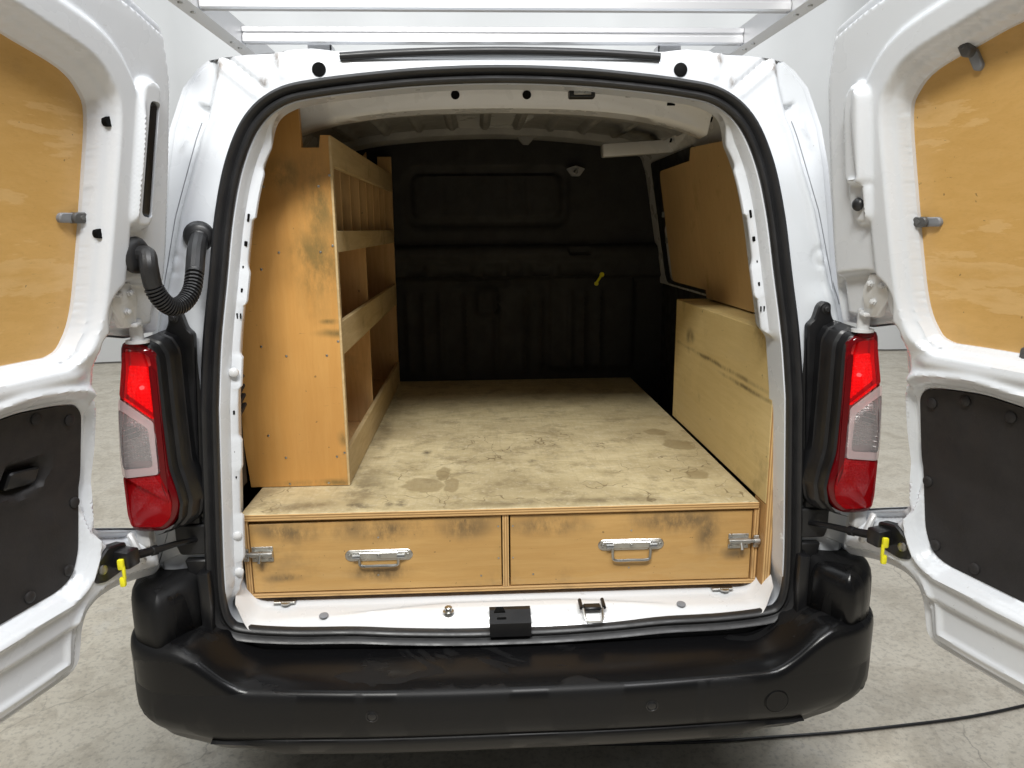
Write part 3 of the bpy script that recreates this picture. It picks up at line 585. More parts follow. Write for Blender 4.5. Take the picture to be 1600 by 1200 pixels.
# ------------------------------------------------------------------ tail lights and trim
LENS = [(.722, 1.254), (.762, 1.258), (.771, 1.20), (.781, 1.147), (.792, 1.08), (.799, 1.01), (.799, .93), (.796, .89), (.786, .866), (.75, .860), (.718, .864), (.697, .880), (.684, .912), (.685, .945), (.695, .985), (.697, 1.05), (.696, 1.12), (.694, 1.215), (.701, 1.242)]
for s in (-1, 1):
    tl = empty('tail_light', (s*.75, -.05, 1.05)); tl.parent = van
    tl['label'] = 'lit red and clear tail light on the %s rear corner' % ('left' if s < 0 else 'right')
    inv = Matrix.Translation((-s*.75, .05, -1.05))
    def tb(mb, name, mat, ang=40):
        mb.v = [inv @ v for v in mb.v]; return mb.build(name, mat, tl, ang)
    LP = cat(LENS, 4); y0 = -.098
    def lens_y(a, b): return y0+.030*ss(.775, .81, a)+.004*ss(.715, .70, a)
    # rear housing tray
    m1 = MB(); r0 = [Vector((s*a, y0+.045, b)) for a, b in offset(LP, -.004)]; r1 = [Vector((s*(a+(.012 if a > .75 else 0)), .03, b)) for a, b in offset(LP, -.006)]
    m1.grid([r0, r1], True); m1.f.append(tuple(range(len(r0)))); tb(m1, 'lamp_tray', 'reflector')
    # skin
    m1 = MB(); rr = []
    for d, dy in ((-.002, .050), (0, .020), (-.002, .008), (-.007, .002), (-.014, 0)):
        rr.append([Vector((s*a, lens_y(a, b)+dy, b)) for a, b in offset(LP, d)])
    m1.grid(rr, True); tb(m1, 'lens_rim', 'lens_dark')
    inner = offset(LP, -.014)
    def lens(poly, nm, mat, proud):
        mb = MB(); pp = rpoly(poly, .006, 3); pp = resample(pp, .012)
        r_a = [Vector((s*a, lens_y(a, b)+.010, b)) for a, b in pp]; r_b = [Vector((s*a, lens_y(a, b)-proud, b)) for a, b in pp]
        mb.grid([r_a, r_b], True); mb.f.append(tuple(range(len(r_a), 2*len(r_a)))); return tb(mb, nm, mat)
    lens([(.7155, 1.212), (.722, 1.240), (.7585, 1.242), (.775, 1.152), (.713, 1.102)], 'brake_lens', 'lens_red', .001)
    ro = rpoly([(.7135, 1.099), (.776, 1.149), (.798, 1.02), (.797, .981), (.715, .989)], .006, 3); ri = rpoly([(.726, 1.086), (.780, 1.128), (.792, 1.03), (.791, 1.000), (.724, 1.005)], .008, 3)
    relief('reversing_frame', ro, [ri], .006, lambda P: np.zeros(len(P)), (lambda s: lambda a, b, t: inv @ Vector((s*a, float(lens_y(a, b))-.003, b)))(s), 'lens_frost', tl)
    lens(ri, 'reversing_lens', 'lens_clear', .002)
    lens([(.714, .987), (.797, .979), (.797, .895), (.785, .876), (.722, .874), (.703, .892), (.698, .922), (.704, .955)], 'fog_lens', 'lens_red', .001)
    lens([(.701, 1.20), (.7125, 1.215), (.7125, .96), (.702, .92), (.703, .99)], 'lens_border', 'lens_dark', .0005)
    def refl(poly, nm, mat, dep, px=.0075):
        def hf(P):
            a = P[:, 0]/px; b_ = P[:, 1]/px; return dep*(np.abs(a-np.floor(a)-.5)+np.abs(b_-np.floor(b_)-.5))
        ob = relief(nm, poly, [], .0022, hf, (lambda s: lambda a, b, t: inv @ Vector((s*a, y0+.026+.6*max(0, a-.775)+t, b)))(s), mat, tl, ang=15); return ob
    refl(rpoly([(.719, 1.205), (.762, 1.210), (.774, 1.151), (.717, 1.103)], .004), 'lit_prisms', 'lit', .004)
    refl(rpoly([(.735, 1.085), (.780, 1.11), (.790, 1.015), (.728, 1.005)], .006), 'reflector', 'reflector', .004, .006)
    refl(rpoly([(.724, .975), (.785, .97), (.785, .905), (.722, .90)], .01), 'fog_prisms', 'reflector', .004)
    mb = MB(); mb.lathe([(.004, 0), (.004, .006), (.001, .008)], (s*.739, y0+.024, 1.165), (0, -1, 0), 12); tb(mb, 'bulb', 'bulb')
    mb = MB(); mb.lathe([(.015, .0), (.014, -.004), (.009, -.010), (.002, -.012)], (s*.768, y0+.020, 1.072), (0, -1, 0), 22); tb(mb, 'reversing_bowl', 'clip_dark')
    for k in range(8): mb = MB(); mb.box((s*.759, y0+.008, 1.098-.0115*k), (.050, .003, .0018), Matrix.Rotation(.30*s, 3, 'Y'), 0); tb(mb, 'lens_rib', 'rib')
    # black inner housing (stepped side wall facing the opening)
    IN = [(1.262, .735), (1.250, .708), (1.225, .695), (1.10, .6955), (1.0, .694), (.955, .684), (.92, .679), (.885, .686), (.862, .706), (.853, .735)]
    zz = np.array([a for a, _ in IN]); xx = np.array([b for _, b in IN]); tt = np.linspace(0, 1, 40); ts = np.linspace(0, 1, len(IN))
    zs = np.interp(tt, ts, zz); xs = np.interp(tt, ts, xx)
    rows = []
    for z, x in zip(zs, xs):
        q = (z-1.06)/.2; rows.append([Vector((s*(x+o), y, z+(1 if q > 0 else -1)*e)) for o, y, e in ((.004, -.090, 0), (-.001, -.086, .001), (-.004, -.070, .002), (-.0035, -.062, .002), (-.010, -.058, .004), (-.015, -.046, .006), (-.017, -.030, .007), (-.020, -.026, .009), (-.022, .0, .010), (-.040, .006, .012))])
    mb = MB().grid(rows); tb(mb, 'housing', 'trim_plastic', 30)
    mb = MB().prism(rpoly([(.655, 1.262), (.668, 1.275), (.676, 1.305), (.688, 1.314), (.702, 1.308), (.704, 1.285), (.715, 1.262), (.74, 1.255), (.74, .84), (.662, .84)], .006, 3), lambda a, b, t: Vector((s*(a+.016*max(0, (1.25-b)/.4)), t, b)), .014, -.006, .003); tb(mb, 'trim_panel', 'trim_plastic')
    mb = MB().lathe([(.010, 0), (.010, .003), (.006, .004), (.006, .009), (.004, .011)], (s*.690, -.006, 1.297), (0, -1, 0), 14); tb(mb, 'trim_bolt', 'steel' if False else 'black_plastic')
    # lower black plate with check-strap socket, white corner
    MB().prism(rpoly([(.668, .84), (.735, .84), (.735, .79), (.728, .77), (.668, .77)], .006, 3), XZ(0, s), .014, -.010, .003).build('strap_socket', 'black_plastic', van)
    MB().prism(rpoly([(.672, .765), (.735, .765), (.78, .745), (.80, .70), (.80, .87), (.735, .87), (.735, .84), (.672, .775)], .002, 2), XZ(0, s), .02, .004, .002).build('corner_panel', 'paint', van)
    MB().prism(rpoly([(.668, .758), (.720, .758), (.715, .735), (.70, .65), (.690, .55), (.64, .53), (.645, .60), (.672, .66)], .004, 2), XZ(0, s), .02, -.012, .003).build('lower_trim', 'trim_plastic', van)
    for x, z in ((.664, .57), (.684, .66)): MB().lathe([(.006, 0), (.005, .003), (.002, .004)], (s*x, -.012, z), (0, -1, 0), 12).build('trim_screw', 'steel' if z < .6 else 'black_plastic', van)

# ------------------------------------------------------------------ bumper
bp = empty('bumper', (0, 0, 0)); bp.parent = van; bp['label'] = 'wet black plastic rear bumper under the sill'
PH = [(0, -.168), (.15, -.168), (.3, -.166), (.45, -.160), (.58, -.153), (.67, -.146), (.74, -.134), (.79, -.112), (.822, -.082), (.842, -.040), (.852, .02), (.858, .12), (.862, .35), (.865, .6)]
path = cat([(-x, y) for x, y in PH[:0:-1]]+PH, 6, False); path = np.array(path)
tg = np.gradient(path, axis=0); tg /= np.linalg.norm(tg, axis=1)[:, None]; on = np.stack([tg[:, 1], -tg[:, 0]], 1)
rows = []
for p, n_ in zip(path, on):
    ax = abs(p[0]); k = float(ss(.56, .72, ax)); zt = .514+.010*min(1, (ax/.6)**2)+.090*k; cor = float(ss(.62, .74, ax))
    dn = .018*float(ss(.66, .8, ax)); q = []
    sh = .030 if p[1] > .05 else .0
    yb = -.008
    def pt(o, z): return Vector((p[0]-n_[0]*o, p[1]-n_[1]*o, z))
    wid = (p[1]-yb)/min(-.2, n_[1]) if n_[1] < -.2 else .12
    wid = min(max(wid, .05), .19); kk = 1-.45*k
    for o, dz in ((wid, .010-.006*k), (wid*.8, .008-.006*k), (wid*.5, .006), (wid*.25, .003), (.030*kk+.004, .001), (.016, -.002), (.007, -.006), (.002, -.014), (0, -.028)): q.append(pt(o, zt+dz))
    for o, z in ((0, .475), (.001, .45), (.004+.006*cor, .425), (.009+.012*cor, .408), (.016+.014*cor, .398), (.026+.014*cor, .386), (.034+.016*cor, .370), (.055+.02*cor, .345), (.085+.03*cor, .325-dn), (.14, .312-dn)): q.append(pt(o, z))
    rows.append(q)
MB().grid(rows).build('bumper_skin', 'bumper', bp, 60)
sel = [i for i, p in enumerate(path) if abs(p[0]) < .665]; rows = []
for i in sel:
    p, n_ = path[i], on[i]; e = 1-float(ss(.5, .665, abs(p[0]))); e = max(.04, e)
    rows.append([Vector((p[0]-n_[0]*o, p[1]-n_[1]*o, z)) for o, z in ((.030+.02*(1-e), .399), (.016+.012*(1-e), .3965), (.012+.016*(1-e), .392), (.014, .386-.004*e), (.022, .388-.022*e), (.030, .386-.034*e), (.052, .380-.048*e), (.10, .372-.058*e))])
MB().grid(rows).build('lower_lip', 'bumper', bp, 60)
for s in (-1, 1):
    # raised corner cap
    plan = rpoly([(.676, .02), (.690, -.055), (.742, -.126), (.800, -.094), (.832, -.045), (.844, .02), (.850, .16), (.853, .40), (.70, .40)], [.005, .03, .022, .04, .04, .05, .05, .01, .01], 6); cp_ = []
    for d, z in ((-.004, .602), (0, .606), (0, .66), (-.001, .690), (-.004, .706), (-.010, .718), (-.020, .727), (-.036, .732)): cp_.append([Vector((s*x, y, z-.10*max(0, -y-.05)*(z > .67))) for x, y in offset(plan, d)])
    mb = MB().grid(cp_, True); nn = len(plan); mb.f.append(tuple(range(len(mb.v)-nn, len(mb.v)))); mb.build('corner_cap', 'bumper', bp, 50)
    pv = .02; MB().bb(s*.662, s*.686, -.040, .0, .56, .738, .004, 2).build('cap_bracket', 'trim_plastic', bp)
def on_face(x, z, o=0):
    i = int(np.argmin(np.abs(path[:, 0]-x)+(path[:, 1] > .1)*9)); return Vector((path[i, 0]+on[i, 0]*o, path[i, 1]+on[i, 1]*o, z)), Vector((on[i, 0], on[i, 1], 0))
for x, z in ((-.800, .453), (-.300, .462), (.302, .462), (.800, .451)):
    q, d = on_face(x, z, -.002 if abs(x) < .6 else -.005); MB().lathe([(.0135, 0), (.0135, .0026), (.0115, .0032), (.0105, .0016), (.0100, .0016), (.0085, .0030), (.002, .0034)], q, d, 22).build('parking_sensor', 'trim_plastic', bp)
q, d = on_face(.575, .452, -.003); MB().lathe([(.0275, 0), (.0275, .0035), (.0262, .0042), (.0255, .0028), (.0248, .0042), (.002, .0046)], q, d, 40).build('tow_eye_cover', 'bumper', bp)

# ------------------------------------------------------------------ rear doors
AL = math.radians(107.5); HX, HY = .765, -.03
gd = lambda z: .2*max(0.0, z-1.0)
def dmap(s):
    d = Vector((-s*math.cos(AL), -math.sin(AL), 0)); n_ = Vector((-s*math.sin(AL), math.cos(AL), 0)); h = Vector((s*HX, HY, 0))
    return (lambda u, z, t: h+d*u+n_*(gd(z)+t)+Vector((0, 0, z))), d, n_
def door_outline(wd):
    return rpoly([(wd, 1.905), (.40, 1.900), (.20, 1.885), (.10, 1.862), (.066, 1.850), (.020, 1.834), (.003, 1.786), (-.010, 1.744), (-.020, 1.606), (-.028, 1.42), (-.020, 1.27), (.026, 1.266), (.10, 1.282), (.135, 1.272), (.144, 1.245), (.147, 1.17), (.148, 1.05), (.155, .96), (.155, .915), (.140, .893), (.110, .880), (.055, .858), (-.012, .830), (-.012, .745), (.006, .738), (.06, .752), (.11, .763), (.16, .762), (.190, .748), (.205, .722), (.217, .655), (.232, .636), (.33, .634), (wd, .640)],
                [.03, .05, .05, .03, .02, .012, .03, .05, .05, .05, .006, .01, .02, .02, .02, .05, .05, .03, .02, .015, .02, .02, .008, .008, .01, .02, .02, .02, .02, .02, .02, .02, .05, .03], 4)
WIN = [(0.6, 1.782), (0.46, 1.78), (0.36, 1.765), (0.3, 1.75), (0.219, 1.727), (0.182, 1.7), (0.167, 1.665), (0.169, 1.56), (0.176, 1.42), (0.184, 1.335), (0.2, 1.288), (0.226, 1.264), (0.3, 1.262)]
BLK = [(.40, 1.168), (.31, 1.178), (.23, 1.172), (.192, 1.165), (.177, 1.145), (.174, 1.02), (.198, .876), (.219, .836), (.25, .825), (.40, .822)]
for s in (-1, 1):
    wd = .80 if s < 0 else .74; mp, dd, dn = dmap(s)
    dr = empty('rear_door', mp(0, .635, 0)); dr.parent = van
    dr['label'] = ('left' if s < 0 else 'right')+' rear door swung open past square, plywood in its window'
    off0 = dr.location.copy(); MP = (lambda mp, o: lambda u, z, t: mp(u, z, t)-o)(mp, off0)
    outl = door_outline(wd); win = WIN+[(wd-.12, 1.262), (wd-.09, 1.29), (wd-.085, 1.70), (wd-.11, 1.765)]; win = cat(win, 4)
    blk = BLK+[(wd-.12, .822), (wd-.09, .85), (wd-.09, 1.13), (wd-.12, 1.16)]; blk = rpoly(blk, .02, 3)
    def hdoor(P, s=s, outl=outl, win=win, blk=blk):
        u, z = P[:, 0], P[:, 1]; so = -sdf(P, outl); dw = sdf(P, win); db = sdf(P, blk)
        h = -.014+.024*ss(.014, .026, so)
        # flange lip
        h = h+.003*np.exp(-((so-.004)/.004)**2)
        # raised frame round the window
        h = h+.012*ss(.078, .064, dw)*ss(1.22, 1.27, z); h = h-.022*ss(.026, .014, dw)-.026*ss(.012, .003, dw)
        h = h+.014*np.exp(-((db-.028)/.009)**2); h = h-.016*ss(.014, .004, db)
        # waist ledge
        h = h+.010*np.exp(-((z-1.222)/.014)**2)*ss(.17, .22, u)
        # lower dished area
        h = h-.014*ss(.770, .757, z+.02*np.sin(u*5))*ss(.20, .24, u)+.006*np.exp(-((so-.040)/.006)**2)*ss(.80, .76, z)
        # tongue scoop
        h = h-.020*ss(.0, -.03, sdf(P, rpoly([(.03, .86), (.145, .90), (.16, .80), (.05, .80)], .02)))
        # hinge pocket
        h = h-.020*ss(.004, -.010, sdf(P, rpoly([(-.02, 1.372), (.10, 1.388), (.150, 1.345), (.135, 1.24), (-.02, 1.24)], .03)))
        if s < 0:
            e = sdf(P, rpoly([(.050, 1.735), (.102, 1.735), (.108, 1.48), (.055, 1.475)], .026)); h = h+.018*ss(.005, -.008, e)
            e = sdf(P, rpoly([(.058, 1.695), (.080, 1.695), (.086, 1.505), (.062, 1.50)], .009)); pass
            h = h+.006*ss(.026, .018, np.hypot(u-.084, z-1.430))
        else:
            e = sdf(P, rpoly([(.062, 1.70), (.090, 1.735), (.128, 1.71), (.118, 1.545), (.052, 1.55)], .016)); h = h+.024*ss(.003, -.012, e)
            e = sdf(P, rpoly([(.050, 1.56), (.118, 1.56), (.112, 1.475), (.060, 1.475)], .03)); h = h+.012*ss(.003, -.007, e)
        return h
    ins_hole = [rpoly([(.0560, 1.699), (.0820, 1.699), (.0880, 1.501), (.0600, 1.496)], .010)] if s < 0 else []
    relief('door_frame', outl, [offset(win, .002), offset(blk, .002)]+ins_hole, .0048, hdoor, MP, 'paint', dr, skirt=-.035, hskirt=-.012)
    relief('door_skin', offset(outl, .004), [], .05, lambda P: np.full(len(P), -.060), MP, 'paint', dr, skirt=.012)
    MB().prism([tuple(q) for q in resample(offset(win, .006), .03)], MP, -.045, -.034).build('plywood_window_blank', 'ply_door', dr)
    def hblk(P, s=s):
        h = np.full(len(P), -.004)
        if s < 0:
            e = sdf(P, rpoly([(.245, 1.083), (.33, 1.095), (.345, 1.04), (.305, 1.025), (.255, 1.035)], .012)); h = h-.022*ss(.004, -.012, e)+.003*np.exp(-((e-.006)/.004)**2)
        return h
    relief('lower_panel', blk, [], .012, hblk, MP, 'panel_black', dr, skirt=-.006)
    if s < 0: MB().prism(rpoly([(.258, 1.068), (.318, 1.075), (.33, 1.045), (.268, 1.040)], .008), MP, -.026, -.008, .003).build('inner_handle', 'trim_plastic', dr)
    for u, z in ((.205, 1.140), (.275, 1.160), (.36, 1.150), (.192, .975), (.225, .853), (.31, .842), (.45, 1.0)):
        MB().lathe([(.0105, 0), (.0105, .003), (.008, .005), (.003, .0055)], MP(u, z, -.004), dn, 16).build('panel_plug', 'panel_black', dr)
    clips = [(.188, 1.497, 0)] if s < 0 else [(.190, 1.478, 0), (.285, 1.738, 1), (.375, 1.270, 2)]
    for u, z, k in clips:
        du, dz = ((.03, 0), (.012, -.028), (.005, .028))[k]
        X = Vector((du, dz)).normalized(); Y = Vector((-X.y, X.x))
        def stadium(c0, l, wd_): return [tuple(Vector((u, z))+X*(c0+(l*(1 if math.cos(t) > 0 else -1))+wd_*math.cos(t))+Y*(wd_*math.sin(t))) for t in [2*PI*(q+.5)/16 for q in range(16)]]
        hh = float(hdoor(np.array([[u, z]])-np.array([[X.x, X.y]])*.014)[0])
        cl = MB().prism(stadium(-.012, .006, .0095), MP, hh-.008, hh+.007, .002); cl.lathe([(.005, 0), (.004, .002)], MP(u-X.x*.014, z-X.y*.014, hh+.007), dn, 10)
        cl = cl.build('window_clip', 'clip_dark', dr); MB().prism(stadium(.008, .010, .0085), MP, -.034, -.026, .002).build('clip_tongue', 'grey_plastic', dr)
    if s < 0:
        MB().prism(rpoly([(.0575, 1.697), (.0805, 1.697), (.0865, 1.503), (.0615, 1.498)], .009), MP, -.008, .025, .004).build('grab_insert', 'trim_plastic', dr)
        for u, z in ((.150, 1.656), (.158, 1.470)): MB().lathe([(.0085, -.006), (.0085, .004)], MP(u, z, hdoor(np.array([[u, z]]))[0]+.0005), dn+Vector((0, 0, 0)), 16).build('hole_shade', 'hole', dr)
    else:
        MB().lathe([(.0125, 0), (.0125, .003), (.010, .007), (.004, .009)], MP(.083, 1.512, .0235), dn, 20).build('rubber_stop', 'rubber', dr)
    # hinges
    hb = MB().prism(rpoly([(.056, 1.292), (.088, 1.292), (.124, 1.338), (.126, 1.378), (.078, 1.380), (.056, 1.345)], .006), MP, -.014, .002, .002).build('upper_hinge', 'paint_in', dr)
    for u, z in ((.080, 1.360), (.108, 1.358), (.084, 1.324)): MB().lathe([(.0075, 0), (.0075, .002), (.0055, .0022), (.0055, .007), (.004, .008)], MP(u, z, .002), dn, 6).build('hinge_bolt', 'paint_in', hb)
    hk = MB(); hk.lathe([(.0125, 0), (.0125, .042)], MP(.045, 1.262, -.004), (0, 0, 1), 18); hk.box(MP(.062, 1.296, -.004), (.030, .022, .008), None, .003, 2); hk.lathe([(.022, -.008), (.022, -.002)], MP(.045, 1.266, -.004), (0, 0, 1), 18); hk.build('hinge_knuckle', 'paint_in', dr)
    hk = MB(); hk.box(MP(.035, .845, .004), (.03, .03, .05), None, .008, 2); hk.lathe([(.012, 0), (.012, .045)], MP(.03, .81, .0), (0, 0, 1), 16); hk.box(MP(.070, .830, .010), (.012, .016, .07), Matrix.Rotation(.35*s, 3, 'Y'), .004); hk.build('lower_hinge', 'paint_in', dr)
    # check strap bracket on the door tongue
    cb = MB().prism(rpoly([(.100, .858), (.148, .866), (.182, .842), (.185, .806), (.158, .798), (.098, .805)], .008), MP, -.004, .016, .003); cb.box(MP(.120, .834, .026), (.045, .034, .036), Matrix.Rotation(.3*s, 3, 'Z'), .005, 2); cb.build('strap_bracket', 'trim_plastic', dr)
    MB().lathe([(.010, 0), (.009, .004), (.005, .005)], MP(.167, .828, .016), dn, 14).build('bracket_bolt', 'steel', dr)
    yl = MB(); R = Matrix.Rotation(.15*s, 3, 'Y')
    for a, zc, sz in ((.004, .830, (.012, .010, .022)), (.0, .812, (.006, .008, .03)), (.004, .793, (.011, .010, .020))): yl.box(MP(.141, zc, .040)+Vector((-s*a*0+s*a, 0, 0)), sz, None, .003, 2)
    yl.build('strap_release', 'yellow', dr)
    # strap itself belongs to the van
    e = mp(.110, .832, .032); a = Vector((s*.692, -.008, .806))
    MB().tube([a, a.lerp(e, .35)+Vector((0, 0, .002)), a.lerp(e, .62), a.lerp(e, .63), a.lerp(e, .70), a.lerp(e, .71), e], [.0065, .007, .008, .011, .011, .009, .010], 8).build('check_strap', 'trim_plastic', van)

# wiring conduit between body and left door
mp, dd, dn = dmap(-1)
p1 = Vector((-.645, float(by(1.46))+.004, 1.462)); p0 = mp(.084, 1.430, .020)
P = [p0, p0+dn*.020, Vector((-.664, -.158, 1.408)), Vector((-.663, -.150, 1.372)), Vector((-.655, -.138, 1.345)), Vector((-.645, -.120, 1.331)), Vector((-.633, -.095, 1.336)), Vector((-.626, -.065, 1.358)), Vector((-.628, -.035, 1.392)), Vector((-.634, .000, 1.430)), p1]
cp = [Vector(q) for q in cat([tuple(q) for q in P], 26, False)]; L = len(cp); rr = []
for i in range(L):
    t = i/(L-1)
    rr.append(.0205 if t < .02 else (.0165 if t < .30 else (.0150+.0030*(1 if (i % 5) < 3 else -1) if t < .80 else (.0185 if t < .97 else .0205))))
wc = MB().tube(cp, rr, 14).build('wiring_conduit', 'rubber', van, 25)
MB().lathe([(.034, -.004), (.034, .003), (.028, .010), (.020, .012)], p0-dn*.004, dn, 24).build('conduit_grommet', 'rubber', wc)
MB().lathe([(.032, -.010), (.032, .0), (.026, .008), (.020, .012)], p1+Vector((0, -.004, 0)), (0.2, -1, 0), 24).build('conduit_grommet', 'rubber', wc)

# ------------------------------------------------------------------ roof rack
rk = empty('roof_rack', (0, .1, 1.93), 'aluminium ladder rack with cross bars on the van roof', 'roof rack')
def rb(mb, name, mat, ang=30): mb.v = [v-rk.location for v in mb.v]; return mb.build(name, mat, rk, ang)
for s in (-1, 1):
    pr = [(-.02, -.025), (.02, -.025), (.02, -.012), (.014, -.010), (.014, .010), (.02, .012), (.02, .025), (-.02, .025)]
    rb(MB().prism(pr, lambda a, b, t: Vector((s*(.655+a*1.0), t, 1.955+b)), -.05, 2.6), 'side_rail', 'alu')
    for y in (.1, .17, .43, .49, .8, 1.3): rb(MB().lathe([(.006, 0), (.005, .003)], (s*.655, y, 1.9302), (0, 0, -1), 10), 'rail_bolt', 'steel')
def beam(y, z, h=.045):
    pr = [(y-.018, -.02), (y-.018, -.006), (y-.013, -.004), (y-.013, .002), (y-.018, .004), (y-.018, .014), (y-.010, h-.028), (y+.016, h-.028), (y+.018, -.02), (y+.008, -.022), (y+.006, -.016), (y-.006, -.016), (y-.008, -.022)]
    rb(MB().prism(pr, lambda a, b, t: Vector((t, a, z+b)), -.634, .634), 'cross_bar', 'alu')
for y in (.165, .46, 1.0, 1.6, 2.2): beam(y, 1.955)
for s in (-1, 1):
    for y in (.50, 1.6):
        mb = MB(); mb.bb(s*.42, s*.48, y-.03, y-.025, 1.86, 1.935, .001); mb.bb(s*.42, s*.48, y-.03, y+.03, 1.86, 1.865, .001); mb.bb(s*.42, s*.425, y-.03, y+.02, 1.86, 1.935, .001); rb(mb, 'rack_foot', 'alu')
        rb(MB().lathe([(.012, 0), (.012, .004), (.008, .005), (.008, .012)], (s*.45, y-.03, 1.905), (0, -1, 0), 6), 'foot_bolt', 'steel')

# ------------------------------------------------------------------ drawer chest
ch = empty('drawer_chest', (0, .1, .604), 'low plywood drawer chest whose worn top is the load floor', 'drawer chest')
def cb_(mb, name, mat, par=ch, ang=30):
    mb.v = [v-Vector((0, .1, .604)) for v in mb.v]; return mb.build(name, mat, par, ang)
FX0, FX1 = -.627, .617
top = cb_(MB().bb(FX0-.04, .612, .45, 1.615, .802, .820, .0008).bb(FX0, .612, .096, .4505, .802, .820, .0012), 'top_board', 'ply_floor')
cb_(MB().bb(FX0, FX1-.004, .0935, .0965, .8025, .8185, .0008), 'top_edge', 'ply_edge', top)
cb_(MB().bb(FX0, FX0+.014, .098, 1.6, .616, .8015, .001), 'side_board', 'ply_edge_v')
cb_(MB().bb(FX1-.014, FX1, .098, 1.6, .616, .8015, .001), 'side_board', 'ply_edge_v')
cb_(MB().bb(FX0, FX1, .098, 1.6, .604, .6155, .001), 'bottom_board', 'ply_edge')
cb_(MB().bb(-.0105, .0045, .098, 1.6, .616, .8015, .001), 'divider_board', 'ply_edge_v')
cb_(MB().bb(FX0+.02, FX1-.02, .14, .15, .62, .80, .001), 'gap_shade_sheet', 'hole')  # black sheet standing in for the shade inside the drawer gaps
for s, (x0, x1) in ((-1, (-.6105, -.0135)), (1, (.0085, .6005))):
    d = empty('drawer', (0, 0, 0)); d.parent = ch; d['label'] = 'grubby plywood drawer with a steel handle, '+('left' if s < 0 else 'right')+' of the pair'
    fb = MB(); fb.v = []
    zt = (.798, .804) if s < 0 else (.8035, .7995)
    if s < 0: pl = [(x0, .6175), (x1, .6175), (x1, .7985), (x0, .7925)]
    else: pl = [(x0, .6175), (x1, .6175), (x1, .7965), (x0, .7985)]
    cb_(MB().prism(pl, XZ(0), .115, .1005, .0012), 'drawer_front', 'ply_drawer', d)
    cb_(MB().bb(x0+.02, x1-.02, .116, .138, .625, .78, .001), 'drawer_box', 'ply_edge', d)
    hx, hz = (-.308, .707) if s < 0 else (.303, .716)
    stad = lambda cx, cz, a, b, n_=10: [(cx+(a-b)*(1 if math.cos(t) > 0 else -1)+b*math.cos(t), cz+b*math.sin(t)) for t in [2*PI*(k+.5)/(2*n_) for k in range(2*n_)]]
    h = cb_(MB().prism(stad(hx, hz, .081, .0145), XZ(0), .1015, .0975, .002).prism(stad(hx, hz, .074, .0095), XZ(0), .0985, .0965, .001), 'handle', 'steel', d)
    hl = MB()
    hl.box((hx, .0945, hz+.001), (.096, .004, .017), None, .002)
    for q in (-1, 1): hl.tube([(hx+q*.062, .0925, hz), (hx+q*.044, .0925, hz)], .0065, 10)
    yy = .0915; dz = .021 if s < 0 else .034; zz = -.002
    loop = [(hx-.046, .0925, hz), (hx-.046, yy, hz+zz-dz*.6), (hx-.040, yy-.001, hz+zz-dz), (hx, yy-.002, hz+zz-dz), (hx+.040, yy-.001, hz+zz-dz), (hx+.046, yy, hz+zz-dz*.6), (hx+.046, .0925, hz)]
    hl.tube([tuple(q) for q in cat(loop, 5, False)], .0034, 10)
    for q in (-.07, 0, .07): hl.lathe([(.0048, 0), (.004, .002), (.0015, .0026)], (hx+q, .0965 if q else .0925, hz), (0, -1, 0), 10)
    cb_(hl, 'handle_grip', 'steel', d)
    bx = -.583 if s < 0 else .568; bz = .718
    bl = MB(); bl.box((bx, .0985, bz), (.050, .003, .038), None, .001); bl.tube([(bx-.026, .092, bz+.002), (bx+.026, .092, bz+.002)], .0075, 12)
    ex = FX0+.006 if s < 0 else FX1-.006; bl.tube([(bx, .092, bz+.002), (ex, .092, bz+.002)], .0048, 10); bl.tube([(bx+.004*s, .088, bz), (bx+.004*s, .080, bz-.016)], .0042, 8)
    for a in (-.018, .018):
        for c_ in (-.013, .015): bl.lathe([(.0042, 0), (.0035, .0018), (.001, .0022)], (bx+a, .0972, bz+c_), (0, -1, 0), 10)
    bl.box((ex, .0945, bz), (.014, .007, .032), None, .002); bl.tube([(ex-.008, .091, bz+.002), (ex+.006, .091, bz+.002)], .009, 12)
    cb_(bl, 'barrel_bolt', 'steel', d)
    for x, z in ((x0+.006, .772), (x0+.006, .69), (x1-.007, .772), (x1-.007, .69), (hx-.004, .655), (x0+.055, .645), (x1-.05, .645), (hx-.0, .752)):
        if abs(x-bx) < .05: continue
        cb_(MB().lathe([(.0026, 0), (.0022, .0008)], (x, .1006, z), (0, -1, 0), 8), 'screw', 'steel', d)
for x in (-.534, .536): cb_(MB().bb(x-.030, x+.022, .086, .105, .5935, .5985, .001).lathe([(.012, 0), (.012, .004)], (x, .088, .594), (0, 0, 1), 14), 'foot_clip', 'steel')

# ------------------------------------------------------------------ shelving unit
sh = empty('shelving_unit', (-.53, .28, .821), 'tall orange plywood shelving unit with cubbyholes along the left side', 'shelving unit')
def sb(mb, name, mat, ang=30): mb.v = [v-sh.location for v in mb.v]; return mb.build(name, mat, sh, ang)
FX = -.405
end = [(-.655, .8215), (FX, .8215), (FX+.004, 1.692), (FX-.020, 1.692), (FX-.024, 1.664), (-.470, 1.664), (-.472, 1.815), (-.56, 1.80), (-.645, 1.66), (-.675, 1.42), (-.685, 1.20)]
sb(MB().prism(end, XZ(0), .298, .280, .001), 'end_panel', 'ply_shelf')
sb(MB().bb(FX-.0012, FX+.0048, .2790, .2988, .8215, 1.690, .0012), 'edge_band', 'ply_rail')
en2 = [(-.655, .8215), (FX, .8215), (FX+.004, 1.76), (-.456, 1.76), (-.457, 1.70), (-.50, 1.70), (-.501, 1.78), (-.60, 1.64), (-.655, 1.42), (-.685, 1.20)]
sb(MB().prism(en2, XZ(0), 1.588, 1.570, .001), 'end_panel', 'ply_in')
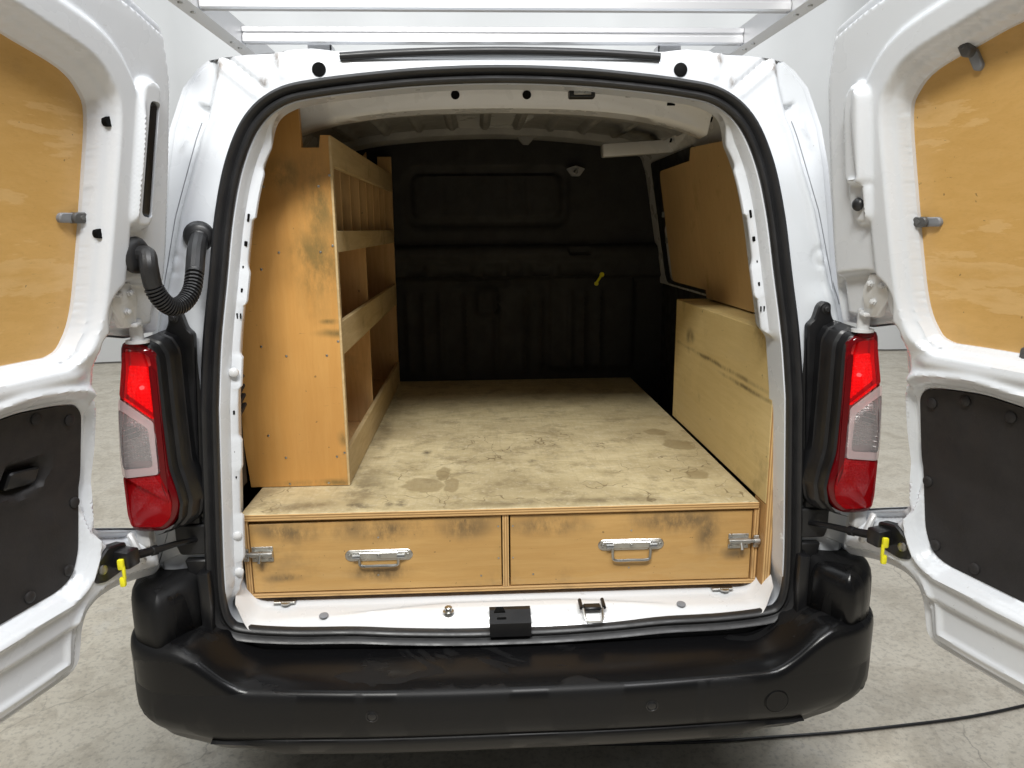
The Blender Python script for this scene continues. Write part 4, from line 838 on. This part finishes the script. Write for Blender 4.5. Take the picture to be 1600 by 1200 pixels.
for z0, z1 in ((.8215, .914), (1.163, 1.248), (1.418, 1.470), (1.622, 1.692)):
    sb(MB().bb(FX-.009, FX+.0045, .2985, 1.5695, z0, z1, .0015), 'front_rail', 'ply_rail')
for z in (.835, 1.168, 1.423): sb(MB().bb(-.655, FX-.0095, .2985, 1.5695, z, z+.009, .001), 'shelf', 'ply_in')
for z0, z1, xs in ((.845, 1.167, -.66), (1.178, 1.422, -.645)): sb(MB().bb(-.655, FX-.010, .850, .860, z0, z1, .001), 'divider', 'ply_in')
for y in (.465, .61, .77, .925, 1.085, 1.24, 1.40): sb(MB().bb(-.60, FX-.010, y, y+.006, 1.433, 1.64, .001), 'divider', 'ply_in')
for x0, z0, x1, z1 in ((-.655, .822, -.690, 1.25), (-.690, 1.25, -.59, 1.66)):
    sb(MB().prism([(x0, z0), (x1, z1), (x1+.006, z1), (x0+.006, z0)], XZ(0), .2985, 1.5695), 'back_panel', 'ply_in')
for x, z in ((-.565, 1.575), (-.435, 1.575), (-.408, 1.60), (-.54, 1.42), (-.44, 1.42), (-.41, 1.435), (-.60, 1.19), (-.54, 1.165), (-.44, 1.165), (-.41, 1.20), (-.585, 1.38), (-.60, .96), (-.56, .90), (-.43, .90), (-.555, .829), (-.455, .829), (-.41, .91)):
    sb(MB().lathe([(.0032, 0), (.0028, .0008), (.001, .0013)], (x, .2795, z), (0, -1, 0), 10), 'screw', 'steel')

# ------------------------------------------------------------------ wheel-arch box
wb = empty('wheel_arch_box', (.62, .09, .82), 'scuffed plywood box panel over the right wheel arch', 'plywood box')
def wbb(mb, name, mat): mb.v = [v-wb.location for v in mb.v]; return mb.build(name, mat, wb, 30)
wbb(MB().bb(.6185, .641, .0705, .925, .822, 1.232, .002), 'side_board', 'ply_box')
wbb(MB().bb(.6190, .640, .0665, .070, .608, 1.2315, .001).bb(.6190, .640, .0702, .14, .608, .8215, .001), 'front_edge', 'ply_edge_v')
wbb(MB().bb(.6415, .745, .12, .925, 1.216, 1.232, .002), 'top_board', 'ply_box')
wbb(MB().bb(.6415, .745, .907, .925, .82, 1.215, .002), 'rear_board', 'ply_box')

# ------------------------------------------------------------------ cable on the floor
pts = [(.15, .305, .006), (.388, .294, .006), (.6, .292, .006), (.768, .299, .006), (.97, .308, .006), (1.167, .325, .006), (1.4, .352, .006), (1.617, .396, .006), (1.9, .47, .006), (2.3, .60, .006)]
tag(MB().tube(cat(pts, 8, False), .0045, 8).build('cable', 'rubber'), 'thin dark cable lying on the concrete floor behind the bumper', 'cable')
